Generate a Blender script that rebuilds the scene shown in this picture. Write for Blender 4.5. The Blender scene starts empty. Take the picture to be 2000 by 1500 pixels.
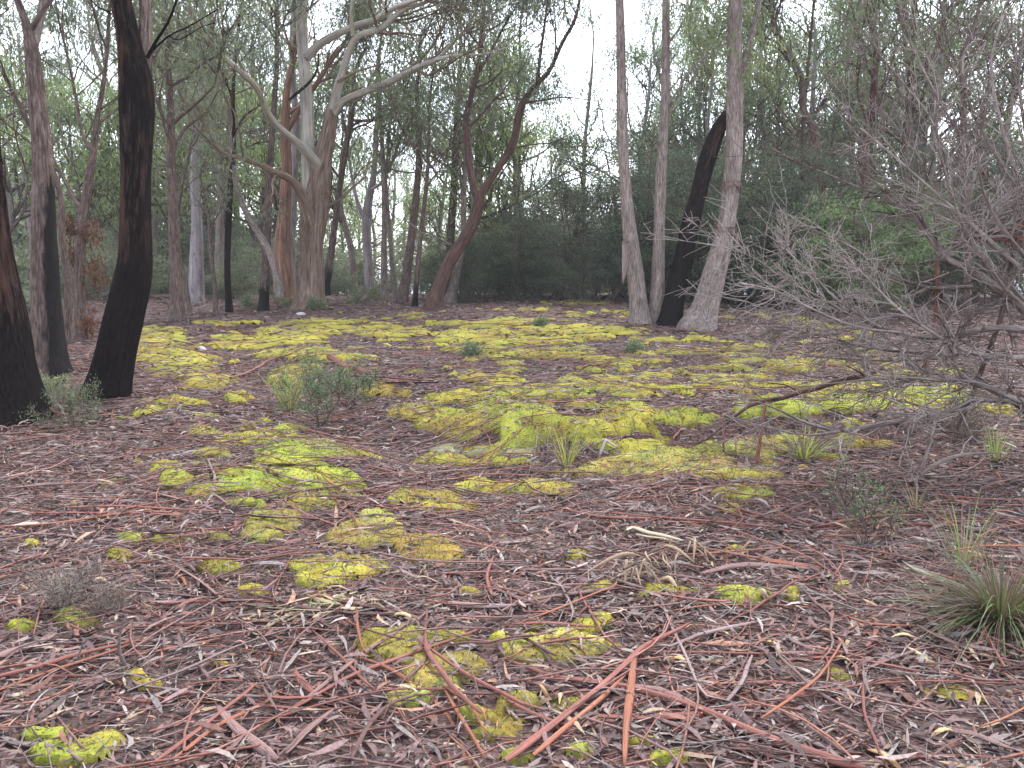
import bpy, math
import numpy as np

# ---------------------------------------------------------------- camera, sky, sun, exposure
scene = bpy.context.scene
COL = scene.collection
PITCH = math.radians(7.15)
FPX = 28.0 / 36.0 * 2000.0
CAM = np.array([0.0, 0.0, 1.5])
cam_data = bpy.data.cameras.new('camera')
cam_data.lens = 28.0; cam_data.sensor_width = 36.0; cam_data.clip_start = 0.05; cam_data.clip_end = 5000.0
cam = bpy.data.objects.new('camera', cam_data); COL.objects.link(cam)
cam.location = CAM; cam.rotation_euler = (math.pi / 2 - PITCH, 0, 0)
scene.camera = cam

SUN_EL, SUN_ROT = math.radians(58), math.radians(25)
world = bpy.data.worlds.new('World'); scene.world = world; world.use_nodes = True
wn = world.node_tree.nodes; wl = world.node_tree.links
sky = wn.new('ShaderNodeTexSky'); sky.sky_type = 'NISHITA'; sky.sun_disc = False
sky.sun_elevation = SUN_EL; sky.sun_rotation = SUN_ROT
sky.air_density = 1.0; sky.dust_density = 1.0; sky.ozone_density = 1.0
hs = wn.new('ShaderNodeHueSaturation'); hs.inputs['Saturation'].default_value = 0.42
wl.new(sky.outputs[0], hs.inputs['Color'])
wl.new(hs.outputs[0], wn['Background'].inputs['Color'])
wn['Background'].inputs['Strength'].default_value = 0.14
sd = bpy.data.lights.new('sun', 'SUN'); sd.energy = 1.1; sd.angle = math.radians(28); sd.color = (1.0, 0.97, 0.94)
sun = bpy.data.objects.new('sun', sd); COL.objects.link(sun)
# the lamp shines along its -Z: tilt towards the sky's sun direction
sun.rotation_euler = (math.pi / 2 - SUN_EL, 0, math.pi - SUN_ROT)
scene.view_settings.view_transform = 'Standard'; scene.view_settings.look = 'None'
scene.view_settings.gamma = 1.0; scene.view_settings.use_curve_mapping = False
scene.view_settings.exposure = 2.25
scene.render.engine = 'CYCLES'
cy = scene.cycles
cy.max_bounces = 6; cy.diffuse_bounces = 3; cy.glossy_bounces = 2; cy.transmission_bounces = 3
cy.volume_bounces = 0; cy.transparent_max_bounces = 4; cy.use_adaptive_sampling = True
cy.adaptive_threshold = 0.02; cy.use_denoising = True; cy.caustics_reflective = False; cy.caustics_refractive = False

RNG = np.random.default_rng(7)
HAZE = 0.0012
TAU = 2 * math.pi

# ---------------------------------------------------------------- small maths
def S(r, g, b):
    """sRGB 0-255 to linear"""
    return tuple(((c / 255) / 12.92 if c / 255 <= 0.04045 else ((c / 255 + 0.055) / 1.055) ** 2.4) for c in (r, g, b))

def _hash(ix, iy, iz, seed):
    n = (ix.astype(np.int64) * 374761393 + iy.astype(np.int64) * 668265263 + iz.astype(np.int64) * 2147483647 + seed * 974634777) & 0xFFFFFFFF
    n = ((n ^ (n >> 13)) * 1274126177) & 0xFFFFFFFF
    n = ((n ^ (n >> 16)) * 2246822519) & 0xFFFFFFFF
    return ((n ^ (n >> 15)) & 0xFFFFFF) / float(0xFFFFFF)

def vnoise(x, y, z=0.0, seed=0):
    x, y, z = np.broadcast_arrays(np.asarray(x, float), np.asarray(y, float), np.asarray(z, float))
    x0, y0, z0 = np.floor(x), np.floor(y), np.floor(z)
    fx, fy, fz = x - x0, y - y0, z - z0
    fx, fy, fz = [f * f * (3 - 2 * f) for f in (fx, fy, fz)]
    r = 0
    for a in (0, 1):
        for b in (0, 1):
            for c in (0, 1):
                w = (fx if a else 1 - fx) * (fy if b else 1 - fy) * (fz if c else 1 - fz)
                r = r + w * _hash(x0 + a, y0 + b, z0 + c, seed)
    return r

def fbm(x, y, z=0.0, seed=0, oct=4):
    r, a, t = 0, 1.0, 0
    for i in range(oct):
        f = 2.0 ** i
        r = r + a * vnoise(np.asarray(x) * f, np.asarray(y) * f, np.asarray(z) * f, seed + i * 17); t += a; a *= 0.5
    return r / t

def worley(x, y, cell, seed):
    """distance to the nearest jittered point, in cells, and its hash"""
    gx, gy = np.asarray(x) / cell, np.asarray(y) / cell
    ix, iy = np.floor(gx), np.floor(gy)
    best = np.full(gx.shape, 9.0); hh = np.zeros(gx.shape)
    for a in (-1, 0, 1):
        for b in (-1, 0, 1):
            jx = ix + a + _hash(ix + a, iy + b, ix * 0, seed); jy = iy + b + _hash(ix + a, iy + b, ix * 0, seed + 5)
            d = np.hypot(gx - jx, gy - jy); m = d < best
            best = np.where(m, d, best); hh = np.where(m, _hash(ix + a, iy + b, ix * 0, seed + 9), hh)
    return best, hh

def sstep(a, b, x):
    t = np.clip((x - a) / (b - a), 0, 1); return t * t * (3 - 2 * t)

def norm(v):
    return v / np.maximum(np.linalg.norm(v, axis=-1, keepdims=True), 1e-9)

def spline(pts, n):
    """Catmull-Rom through pts (k,d) -> n samples spaced along the length"""
    p = np.asarray(pts, float)
    if len(p) == 2:
        return p[0] + (p[1] - p[0]) * np.linspace(0, 1, n)[:, None]
    q = np.vstack([2 * p[0] - p[1], p, 2 * p[-1] - p[-2]])
    L = np.r_[0, np.cumsum(np.linalg.norm(np.diff(p[:, :3] if p.shape[1] >= 3 else p[:, :2], axis=0), axis=1))]
    s = np.linspace(0, L[-1], n); i = np.clip(np.searchsorted(L, s, side='right') - 1, 0, len(p) - 2)
    t = ((s - L[i]) / np.maximum(L[i + 1] - L[i], 1e-9))[:, None]
    a, b, c, d = q[i], q[i + 1], q[i + 2], q[i + 3]
    return 0.5 * (2 * b + (c - a) * t + (2 * a - 5 * b + 4 * c - d) * t ** 2 + (3 * b - a - 3 * c + d) * t ** 3)

# ---------------------------------------------------------------- photograph pixels <-> the place
CP, SP = math.cos(PITCH), math.sin(PITCH)
def rays(px, py):
    xc = (np.asarray(px, float) - 1000) / FPX; yc = -(np.asarray(py, float) - 750) / FPX
    return np.stack([xc, CP + yc * SP, -SP + yc * CP], -1)
def at(px, py, Y):
    d = rays(px, py); return CAM + d * (np.asarray(Y, float) / d[..., 1])[..., None]
def fdepth(p):
    q = np.asarray(p) - CAM; return q[..., 1] * CP - q[..., 2] * SP
def project(p):
    q = np.asarray(p) - CAM
    f = q[..., 1] * CP - q[..., 2] * SP; u = q[..., 1] * SP + q[..., 2] * CP
    f = np.where(f < 0.05, np.nan, f)
    return 1000 + FPX * q[..., 0] / f, 750 - FPX * u / f

PATH = np.array([(-5.3, 16.5), (-4.3, 13.0), (-3.6, 10.8), (-2.7, 8.9), (-1.6, 7.2), (-0.75, 6.3), (-0.2, 5.5)])
def path_dist(x, y):
    best = np.full(np.shape(x), 99.0)
    for a, b in zip(PATH[:-1], PATH[1:]):
        ab = b - a; t = np.clip(((x - a[0]) * ab[0] + (y - a[1]) * ab[1]) / (ab @ ab), 0, 1)
        best = np.minimum(best, np.hypot(x - a[0] - t * ab[0], y - a[1] - t * ab[1]))
    return best
_BY = [-60, 0, 10, 22, 27, 31, 36, 45, 60, 90, 200, 4000]
_BZ = [-1.5, 0, .42, .92, 1.1, 1.13, .92, 0.2, -1.5, -4, -6, -6]
def height(x, y):
    x = np.asarray(x, float); y = np.asarray(y, float)
    z = 0.5 * (np.interp(y - .8, _BY, _BZ) + np.interp(y + .8, _BY, _BZ))
    near = sstep(60, 30, y)
    z = z + near * (0.22 * (fbm(x * .22, y * .22, seed=3, oct=3) - .5) + 0.09 * (fbm(x * 1.1, y * 1.1, seed=8, oct=3) - .5))
    z = z - 0.13 * np.exp(-(path_dist(x, y) / 0.55) ** 2)
    # the low mossy bank and the hollow in front of it
    z = z + 0.16 * sstep(6.05, 6.5, y + 0.10 * np.sin(x * 2.1)) * sstep(-.5, .1, x) * sstep(9, 7, y) * sstep(4.2, 3.0, x)
    z = z - 0.06 * np.exp(-((y - 5.75) / .32) ** 2) * sstep(.1, .8, x) * sstep(3.6, 2.6, x)
    z = z + 0.07 * np.exp(-((x + 1.55) / .8) ** 2 - ((y - 5.5) / .7) ** 2)
    z = z + 0.02 * sstep(25, 10, y) * (vnoise(x * 4, y * 4, seed=21) - .5)
    return z
H0 = float(height(0.0, 0.0))
_TS = np.geomspace(1.2, 80, 300)
def ground(px, py):
    """world point where the pixel's ray meets the terrain"""
    d = rays(px, py)
    p = CAM + d[:, None] * _TS[None, :, None]; below = p[..., 2] < height(p[..., 0], p[..., 1])
    k = np.where(below.any(1), below.argmax(1), 210); k = np.maximum(k, 1)
    lo, hi = _TS[k - 1], _TS[k]
    for _ in range(3):
        t = lo[:, None] + (hi - lo)[:, None] * np.linspace(0, 1, 9); p = CAM + d[:, None] * t[..., None]
        b = p[..., 2] < height(p[..., 0], p[..., 1]); b[:, -1] = True; k = np.maximum(b.argmax(1), 1); r = np.arange(len(d)); lo, hi = t[r, k - 1], t[r, k]
    p = CAM + d * hi[:, None]; p[:, 2] = height(p[:, 0], p[:, 1]); return p

# ---------------------------------------------------------------- mesh building
class MB:
    def __init__(s): s.v = []; s.q = []; s.t = []; s.c = []; s.b = []; s.m = []; s.n = 0
    def add(s, v, q=None, t=None, c=(1, 1, 1), b=None, m=None):
        v = np.asarray(v, float).reshape(-1, 3); k = len(v)
        s.v.append(v)
        if q is not None and len(q): s.q.append(np.asarray(q, np.int64).reshape(-1, 4) + s.n)
        if t is not None and len(t): s.t.append(np.asarray(t, np.int64).reshape(-1, 3) + s.n)
        s.c.append(np.broadcast_to(np.asarray(c, float), (k, 3)))
        s.b.append(v if b is None else b); s.m.append(np.zeros(k) if m is None else np.broadcast_to(m, (k,)))
        s.n += k
    def tris(s): return sum(len(a) for a in s.t) + 2 * sum(len(a) for a in s.q)
    def mesh(s, name, mat, origin=(0, 0, 0), smooth=True):
        me = bpy.data.meshes.new(name)
        v = np.vstack(s.v) - np.asarray(origin)
        q = np.vstack(s.q) if s.q else np.zeros((0, 4), np.int64); t = np.vstack(s.t) if s.t else np.zeros((0, 3), np.int64)
        me.vertices.add(len(v)); me.vertices.foreach_set('co', v.ravel().astype(np.float32))
        li = np.r_[q.ravel(), t.ravel()]; me.loops.add(len(li)); me.loops.foreach_set('vertex_index', li.astype(np.int32))
        st = np.r_[np.arange(len(q)) * 4, len(q) * 4 + np.arange(len(t)) * 3]
        me.polygons.add(len(st)); me.polygons.foreach_set('loop_start', st.astype(np.int32))
        me.polygons.foreach_set('use_smooth', np.full(len(st), smooth))
        a = me.attributes.new('col', 'FLOAT_COLOR', 'POINT')
        c4 = np.ones((len(v), 4), np.float32); c4[:, :3] = np.vstack(s.c); a.data.foreach_set('color', c4.ravel())
        a = me.attributes.new('bark_co', 'FLOAT_VECTOR', 'POINT'); a.data.foreach_set('vector', np.vstack(s.b).astype(np.float32).ravel())
        a = me.attributes.new('mask', 'FLOAT', 'POINT'); a.data.foreach_set('value', np.concatenate(s.m).astype(np.float32))
        me.materials.append(mat); me.update(calc_edges=True)
        return me
    def obj(s, name, mat, parent=None, kind=None, smooth=True):
        o = bpy.data.objects.new(name, s.mesh(name, mat, parent.location if parent else (0, 0, 0), smooth)); COL.objects.link(o)
        if parent: o.parent = parent
        if kind: o['kind'] = kind
        return o
    def thing(s, name, mat, label, cat, group=None, smooth=True):
        """a thing that is one mesh, its origin at its own foot"""
        v = np.vstack(s.v); org = np.array([v[:, 0].mean(), v[:, 1].mean(), v[:, 2].min()])
        o = bpy.data.objects.new(name, s.mesh(name, mat, org, smooth)); COL.objects.link(o); o.location = org
        return tag(o, label, cat, group)

def tag(o, label, cat, group=None):
    o['label'] = label; o['category'] = cat
    if group: o['group'] = group
    return o
def empty(name, loc, label, cat, group=None):
    o = bpy.data.objects.new(name, None); COL.objects.link(o); o.location = tuple(float(a) for a in loc)
    o.empty_display_size = .2
    return tag(o, label, cat, group)
def clone(src, loc, rz, sc, label, group):
    r = src.copy(); COL.objects.link(r); r.location = loc; r.rotation_euler = (0, 0, rz); r.scale = sc
    r['label'] = label; r['group'] = group
    for ch in src.children:
        c = ch.copy(); COL.objects.link(c); c.parent = r
    return r

def tubes(mb, P, R, k=5, c=(1, 1, 1), rough=0.0, rscale=6.0, m=None, cap=True, seed=0):
    """batch of tubes: P (N,n,3), R (N,n), k sides"""
    P = np.asarray(P, float); R = np.asarray(R, float)
    if P.ndim == 2: P = P[None]; R = R[None]
    N, n, _ = P.shape
    T = np.empty_like(P); T[:, 1:-1] = P[:, 2:] - P[:, :-2]; T[:, 0] = P[:, 1] - P[:, 0]; T[:, -1] = P[:, -1] - P[:, -2]; T = norm(T)
    D = norm(P[:, -1] - P[:, 0])
    ref = np.where(np.abs(D[:, :1]) < .75, np.array([[1., 0, 0]]), np.array([[0, 1., 0]]))
    U = norm(ref[:, None] - (ref[:, None] * T).sum(-1, keepdims=True) * T); V = np.cross(T, U)
    a = np.arange(k) / k * TAU
    Ls = np.concatenate([np.zeros((N, 1)), np.cumsum(np.linalg.norm(np.diff(P, axis=1), axis=2), 1)], 1)
    rr = R[:, :, None] * np.ones(k)
    ca, sa = np.cos(a), np.sin(a)
    bc = np.stack([rr * ca, rr * sa, np.broadcast_to(Ls[:, :, None], rr.shape)], -1)
    off = (np.arange(N) * 3.7 + seed)[:, None, None]
    bc[..., 0] += off
    if rough:
        nz = fbm(bc[..., 0] * rscale + 50, bc[..., 1] * rscale + 50, bc[..., 2] * rscale * .22, seed + 31, 3) - .5
        nb = fbm(bc[..., 0] * 3 + 9, bc[..., 1] * 3 + 9, bc[..., 2] * 1.6, seed + 77, 2) - .5
        rr = rr * (1 + rough * (nz * 1.6 + nb * 1.1))
    X = P[:, :, None] + rr[..., None] * (U[:, :, None] * ca[:, None] + V[:, :, None] * sa[:, None])
    idx = np.arange(N * n * k).reshape(N, n, k); nx = np.roll(idx, -1, 2)
    q = np.stack([idx[:, :-1], nx[:, :-1], nx[:, 1:], idx[:, 1:]], -1).reshape(-1, 4)
    v = X.reshape(-1, 3); b = bc.reshape(-1, 3)
    cc = np.asarray(c, float)
    if cc.ndim == 2: cc = np.repeat(cc, n * k, 0)
    mm = None if m is None else (m(bc, a, Ls) if callable(m) else m)
    if mm is not None: mm = np.broadcast_to(mm, bc.shape[:-1]).ravel()
    base = mb.n
    mb.add(v, q, None, cc, b, mm)
    if cap:
        ends = idx[:, -1]; tipv = P[:, -1] + T[:, -1] * R[:, -1:] * .5
        n0 = mb.n
        tv = np.empty((N, 3)); tv[:] = tipv
        tt = np.stack([ends + base, np.roll(ends, -1, 1) + base, np.broadcast_to((np.arange(N) + n0)[:, None], ends.shape)], -1).reshape(-1, 3)
        ct = cc if cc.shape == (3,) else cc.reshape(N, n * k, 3)[:, -1]
        mb.add(tv, None, None, ct, b.reshape(N, n * k, 3)[:, -1], None if mm is None else mm.reshape(N, -1)[:, -1])
        mb.t.append(tt)

def leaves(mb, C, D, L, W, c, rng, fold=.25, mid=.42, bend=0.0):
    """one folded lance-shaped leaf per row: foot C, direction D, length L, width W"""
    N = len(C); D = norm(D)
    A = norm(np.cross(D, norm(rng.normal(size=(N, 3))))); B = np.cross(D, A)
    L = np.broadcast_to(L, (N,))[:, None]; W = np.broadcast_to(W, (N,))[:, None]
    p0 = C; p1 = C + D * L * mid + A * W * .5 + B * W * fold; p3 = C + D * L * mid - A * W * .5 + B * W * fold
    p2 = C + D * L + B * L * bend
    v = np.stack([p0, p1, p2, p3], 1).reshape(-1, 3)
    q = np.arange(N * 4).reshape(N, 4)
    mb.add(v, q, None, np.repeat(np.broadcast_to(c, (N, 3)), 4, 0))

def blades(mb, P, W, c, side):
    """ribbons: P (N,n,3), W (N,n), side (N,3)"""
    N, n, _ = P.shape
    a = P + side[:, None] * W[..., None] * .5; b = P - side[:, None] * W[..., None] * .5
    v = np.stack([a, b], 2).reshape(-1, 3); i = np.arange(N * n * 2).reshape(N, n, 2)
    q = np.stack([i[:, :-1, 0], i[:, :-1, 1], i[:, 1:, 1], i[:, 1:, 0]], -1).reshape(-1, 4)
    cc = np.asarray(c, float)
    if cc.ndim == 2: cc = np.repeat(cc, n * 2, 0)
    mb.add(v, q, None, cc)

def bark_strip(mb, P, W, c, up=None, curl=1.0, thick=.003, roll=0.0, seed=0):
    """a curled strip of bark: closed C-shaped section swept along P (n,3) with widths W (n)"""
    P = np.asarray(P, float); n = len(P); W = np.broadcast_to(W, (n,))
    T = np.gradient(P, axis=0); T = norm(T)
    up = np.array([0, 0, 1.]) if up is None else up
    A = norm(np.cross(T, up)); B = np.cross(A, T)
    rl = roll + .9 * (vnoise(np.arange(n) * .25, seed + .5, seed=seed) - .5)
    A, B = A * np.cos(rl)[:, None] + B * np.sin(rl)[:, None], B * np.cos(rl)[:, None] - A * np.sin(rl)[:, None]
    k = 5; s = np.linspace(-1, 1, k)
    ang = s * curl * 1.5
    if curl > .05:
        ox, oz = np.sin(ang) / (curl * 1.5), (np.cos(ang) - 1) / (curl * 1.5)
    else:
        ox, oz = s, 0 * s
    h = (W * .5)[:, None]
    up_ = P[:, None] + A[:, None] * (h * ox)[..., None] + B[:, None] * (h * oz + thick)[..., None]
    dn_ = P[:, None] + A[:, None] * (h * ox * .93)[..., None] + B[:, None] * (h * oz - thick)[..., None]
    ring = np.concatenate([up_, dn_[:, ::-1]], 1); kk = 2 * k
    i = np.arange(n * kk).reshape(n, kk); j = np.roll(i, -1, 1)
    q = np.stack([i[:-1], j[:-1], j[1:], i[1:]], -1).reshape(-1, 4)
    Ls = np.r_[0, np.cumsum(np.linalg.norm(np.diff(P, axis=0), axis=1))]
    b = np.stack([np.broadcast_to(np.r_[s, s[::-1] + 3] * .02, (n, kk)), np.full((n, kk), seed * 1.3), np.broadcast_to(Ls[:, None], (n, kk))], -1).reshape(-1, 3)
    f = mb.n
    cc = np.asarray(c, float)
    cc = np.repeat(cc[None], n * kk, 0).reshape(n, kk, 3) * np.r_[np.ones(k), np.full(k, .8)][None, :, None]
    mb.add(ring.reshape(-1, 3), q, None, cc.reshape(-1, 3), b)
    e = [(0, 1, 2, 3), (0, 3, 4, 9)] ; 
    caps = []
    for r0 in (0, (n - 1) * kk):
        for a_ in range(k - 1): caps.append((r0 + a_, r0 + a_ + 1, r0 + kk - 2 - a_, r0 + kk - 1 - a_))
    mb.q.append(np.array(caps, np.int64) + f)

# ---------------------------------------------------------------- materials
def new_mat(name):
    m = bpy.data.materials.new(name); m.use_nodes = True; return m, m.node_tree.nodes, m.node_tree.links
def ramp(nodes, stops):
    r = nodes.new('ShaderNodeValToRGB'); el = r.color_ramp.elements
    while len(el) < len(stops): el.new(.5)
    for e, (p, c) in zip(el, stops): e.position = p; e.color = (*c, 1) if len(c) == 3 else c
    return r
def attr(nodes, name):
    a = nodes.new('ShaderNodeAttribute'); a.attribute_name = name; return a
def noise(nodes, links, vec, scale, detail=4, rough=.6, mapping=None):
    if mapping is not None:
        mp = nodes.new('ShaderNodeMapping'); mp.inputs['Scale'].default_value = mapping; links.new(vec, mp.inputs['Vector']); vec = mp.outputs[0]
    t = nodes.new('ShaderNodeTexNoise'); t.inputs['Scale'].default_value = scale; t.inputs['Detail'].default_value = detail; t.inputs['Roughness'].default_value = rough
    links.new(vec, t.inputs['Vector']); return t
def mixc(nodes, links, fac, a, b, blend='MIX'):
    m = nodes.new('ShaderNodeMix'); m.data_type = 'RGBA'; m.blend_type = blend
    for sock, val in ((m.inputs[0], fac), (m.inputs[6], a), (m.inputs[7], b)):
        if isinstance(val, (int, float)): sock.default_value = val
        elif isinstance(val, tuple): sock.default_value = (*val, 1)
        else: links.new(val, sock)
    return m.outputs[2]

def bark_mat(name, dark, mid, light, patch=None, char=(.0075, .0058, .0056), fib=(38, 38, 3.2), bump=.6, rough=.9, patch_rng=(.52, .66), spec=.2):
    m, nd, lk = new_mat(name); bs = nd['Principled BSDF']
    co = attr(nd, 'bark_co').outputs['Vector']
    n1 = noise(nd, lk, co, 1, 5, .65, fib); n2 = noise(nd, lk, co, 1, 4, .6, (7, 7, 1.4))
    r1 = ramp(nd, [(.30, dark), (.5, mid), (.72, light)]); lk.new(n1.outputs[0], r1.inputs[0])
    r2 = ramp(nd, [(.25, (.62, .62, .62)), (.75, (1.25, 1.25, 1.25))]); lk.new(n2.outputs[0], r2.inputs[0])
    c = mixc(nd, lk, 1.0, r1.outputs[0], r2.outputs[0], 'MULTIPLY')
    n5 = noise(nd, lk, co, 1, 5, .7, (fib[0] * .55, fib[1] * .55, fib[2] * 1.9)); r5 = ramp(nd, [(.34, (.55, .53, .52)), (.47, (1, 1, 1)), (.62, (1, 1, 1)), (.74, (1.3, 1.28, 1.26))]); lk.new(n5.outputs[0], r5.inputs[0])
    c = mixc(nd, lk, 1.0, c, r5.outputs[0], 'MULTIPLY')
    if patch:
        n3 = noise(nd, lk, co, 1, 3, .55, (9, 9, 1.0)); r3 = ramp(nd, [(patch_rng[0], (0, 0, 0)), (patch_rng[1], (1, 1, 1))]); lk.new(n3.outputs[0], r3.inputs[0])
        c = mixc(nd, lk, r3.outputs[0], c, patch)
    # burnt bark, where the fire reached
    mk = attr(nd, 'mask'); n4 = noise(nd, lk, co, 1, 4, .6, (16, 16, 3))
    ad = nd.new('ShaderNodeMath'); ad.operation = 'ADD'; lk.new(mk.outputs['Fac'], ad.inputs[0]); lk.new(n4.outputs[0], ad.inputs[1])
    r4 = ramp(nd, [(.78, (0, 0, 0)), (.98, (1, 1, 1))]); lk.new(ad.outputs[0], r4.inputs[0])
    ch = ramp(nd, [(.3, char), (.62, tuple(min(1, a * 2.4) for a in char)), (.8, tuple(min(1, a * 4.5) for a in char))]); lk.new(n1.outputs[0], ch.inputs[0])
    c = mixc(nd, lk, r4.outputs[0], c, ch.outputs[0])
    lk.new(c, bs.inputs['Base Color']); bs.inputs['Roughness'].default_value = rough; bs.inputs['Specular IOR Level'].default_value = spec
    bp = nd.new('ShaderNodeBump'); bp.inputs['Strength'].default_value = bump; bp.inputs['Distance'].default_value = .02
    hm = nd.new('ShaderNodeMath'); hm.operation = 'ADD'; lk.new(n1.outputs[0], hm.inputs[0]); lk.new(n5.outputs[0], hm.inputs[1])
    lk.new(hm.outputs[0], bp.inputs['Height']); lk.new(bp.outputs[0], bs.inputs['Normal'])
    return m

def leaf_mat(name, trans=.35, rough=.5, spec=.3):
    m, nd, lk = new_mat(name); bs = nd['Principled BSDF']; c = attr(nd, 'col')
    oi = nd.new('ShaderNodeObjectInfo')
    rv = ramp(nd, [(0, (.92, .97, .97)), (1, (1.34, 1.27, 1.14))]); lk.new(oi.outputs['Random'], rv.inputs[0])
    cc = mixc(nd, lk, 1.0, c.outputs['Color'], rv.outputs[0], 'MULTIPLY')
    lk.new(cc, bs.inputs['Base Color']); bs.inputs['Roughness'].default_value = rough; bs.inputs['Specular IOR Level'].default_value = spec
    tr = nd.new('ShaderNodeBsdfTranslucent'); tc = mixc(nd, lk, 1.0, cc, (1.25, 1.32, .95), 'MULTIPLY'); lk.new(tc, tr.inputs['Color'])
    mx = nd.new('ShaderNodeMixShader'); mx.inputs[0].default_value = trans
    lk.new(bs.outputs[0], mx.inputs[1]); lk.new(tr.outputs[0], mx.inputs[2]); lk.new(mx.outputs[0], nd['Material Output'].inputs['Surface'])
    return m

def col_mat(name, rough=.85, spec=.2, nscale=60, amp=.35, bump=.3, use_bark=False, fib=None):
    """colour from the mesh's own 'col' with grain on top"""
    m, nd, lk = new_mat(name); bs = nd['Principled BSDF']; c = attr(nd, 'col')
    if use_bark: vec = attr(nd, 'bark_co').outputs['Vector']
    else: vec = nd.new('ShaderNodeTexCoord').outputs['Object']
    n = noise(nd, lk, vec, 1, 4, .6, fib or (nscale,) * 3)
    r = ramp(nd, [(.3, (1 - amp,) * 3), (.7, (1 + amp,) * 3)]); lk.new(n.outputs[0], r.inputs[0])
    cc = mixc(nd, lk, 1.0, c.outputs['Color'], r.outputs[0], 'MULTIPLY'); lk.new(cc, bs.inputs['Base Color'])
    bs.inputs['Roughness'].default_value = rough; bs.inputs['Specular IOR Level'].default_value = spec
    bp = nd.new('ShaderNodeBump'); bp.inputs['Strength'].default_value = bump; bp.inputs['Distance'].default_value = .004
    lk.new(n.outputs[0], bp.inputs['Height']); lk.new(bp.outputs[0], bs.inputs['Normal'])
    return m

M = {}
M['char'] = bark_mat('charred_bark', (.006, .004, .0038), (.017, .011, .010), (.085, .060, .053), patch=(.105, .054, .042), fib=(44, 44, 6), bump=1.0, patch_rng=(.50, .70), spec=.04, rough=1.0)
M['grey'] = bark_mat('grey_stringy_bark', S(88, 76, 72), S(142, 127, 121), S(180, 166, 160), fib=(46, 46, 5.5), bump=1.0)
M['brown'] = bark_mat('brown_bark', S(58, 47, 44), S(104, 87, 81), S(148, 129, 121), fib=(46, 46, 6), bump=1.0)
M['gum'] = bark_mat('smooth_gum_bark', S(140, 132, 124), S(178, 170, 162), S(206, 198, 190), patch=S(158, 150, 126), fib=(14, 14, .8), bump=.2, rough=.6)
M['gumbase'] = bark_mat('old_gum_bark', S(82, 66, 59), S(132, 113, 101), S(170, 153, 139), patch=S(118, 92, 78), fib=(26, 26, 1.3), bump=.8)
M['red'] = bark_mat('red_brown_bark', S(52, 38, 35), S(92, 68, 61), S(126, 98, 88), fib=(40, 40, 3), bump=.5, rough=.7)
M['orange'] = bark_mat('orange_bark', S(98, 72, 60), S(146, 110, 92), S(174, 144, 126), fib=(24, 24, 1.2), bump=.5)
M['pale'] = bark_mat('pale_grey_bark', S(124, 114, 116), S(150, 140, 142), S(178, 168, 168), fib=(20, 20, 1.6), bump=.3)
M['dead'] = bark_mat('dead_grey_wood', S(78, 67, 63), S(122, 109, 104), S(170, 158, 152), fib=(60, 60, 6), bump=.4)
M['deadred'] = bark_mat('dead_red_wood', S(90, 56, 50), S(134, 86, 77), S(160, 116, 105), fib=(60, 60, 5), bump=.4, rough=.6)
M['twig'] = bark_mat('weathered_twigs', S(112, 101, 97), S(156, 144, 139), S(192, 181, 175), fib=(60, 60, 6), bump=.4)
M['white'] = bark_mat('bleached_wood', S(140, 134, 132), S(186, 180, 178), S(214, 210, 206), fib=(40, 40, 4), bump=.3)
M['leaf'] = leaf_mat('gum_leaves', .34)
M['fine'] = leaf_mat('fine_leaves', .25, .6)
M['blade'] = leaf_mat('grass_blades', .30, .5)
M['brownleaf'] = leaf_mat('dead_brown_leaves', .2, .7)
M['litter'] = col_mat('leaf_litter', .75, .3, 70, .35, .3)
M['strip'] = col_mat('shed_bark', .7, .25, amp=.62, bump=1.0, use_bark=True, fib=(240, 240, 5))
M['dryleaf'] = col_mat('dry_leaf', .6, .35, 90, .22, .2)

def make_moss():
    m, nd, lk = new_mat('moss'); bs = nd['Principled BSDF']
    vec = nd.new('ShaderNodeNewGeometry').outputs['Position']; c = attr(nd, 'col')
    n = noise(nd, lk, vec, 55, 5, .7); n2 = noise(nd, lk, vec, 7, 3, .5)
    r = ramp(nd, [(.3, (.62, .64, .5)), (.68, (1.28, 1.25, 1.2))]); lk.new(n.outputs[0], r.inputs[0])
    cc = mixc(nd, lk, 1.0, c.outputs['Color'], r.outputs[0], 'MULTIPLY')
    r2 = ramp(nd, [(.35, (.78, .86, .9)), (.65, (1.12, 1.06, 1.0))]); lk.new(n2.outputs[0], r2.inputs[0])
    cc = mixc(nd, lk, 1.0, cc, r2.outputs[0], 'MULTIPLY')
    lk.new(cc, bs.inputs['Base Color']); bs.inputs['Roughness'].default_value = .95; bs.inputs['Specular IOR Level'].default_value = .1
    bp = nd.new('ShaderNodeBump'); bp.inputs['Strength'].default_value = .9; bp.inputs['Distance'].default_value = .015
    lk.new(n.outputs[0], bp.inputs['Height']); lk.new(bp.outputs[0], bs.inputs['Normal'])
    return m
M['moss'] = make_moss()

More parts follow.
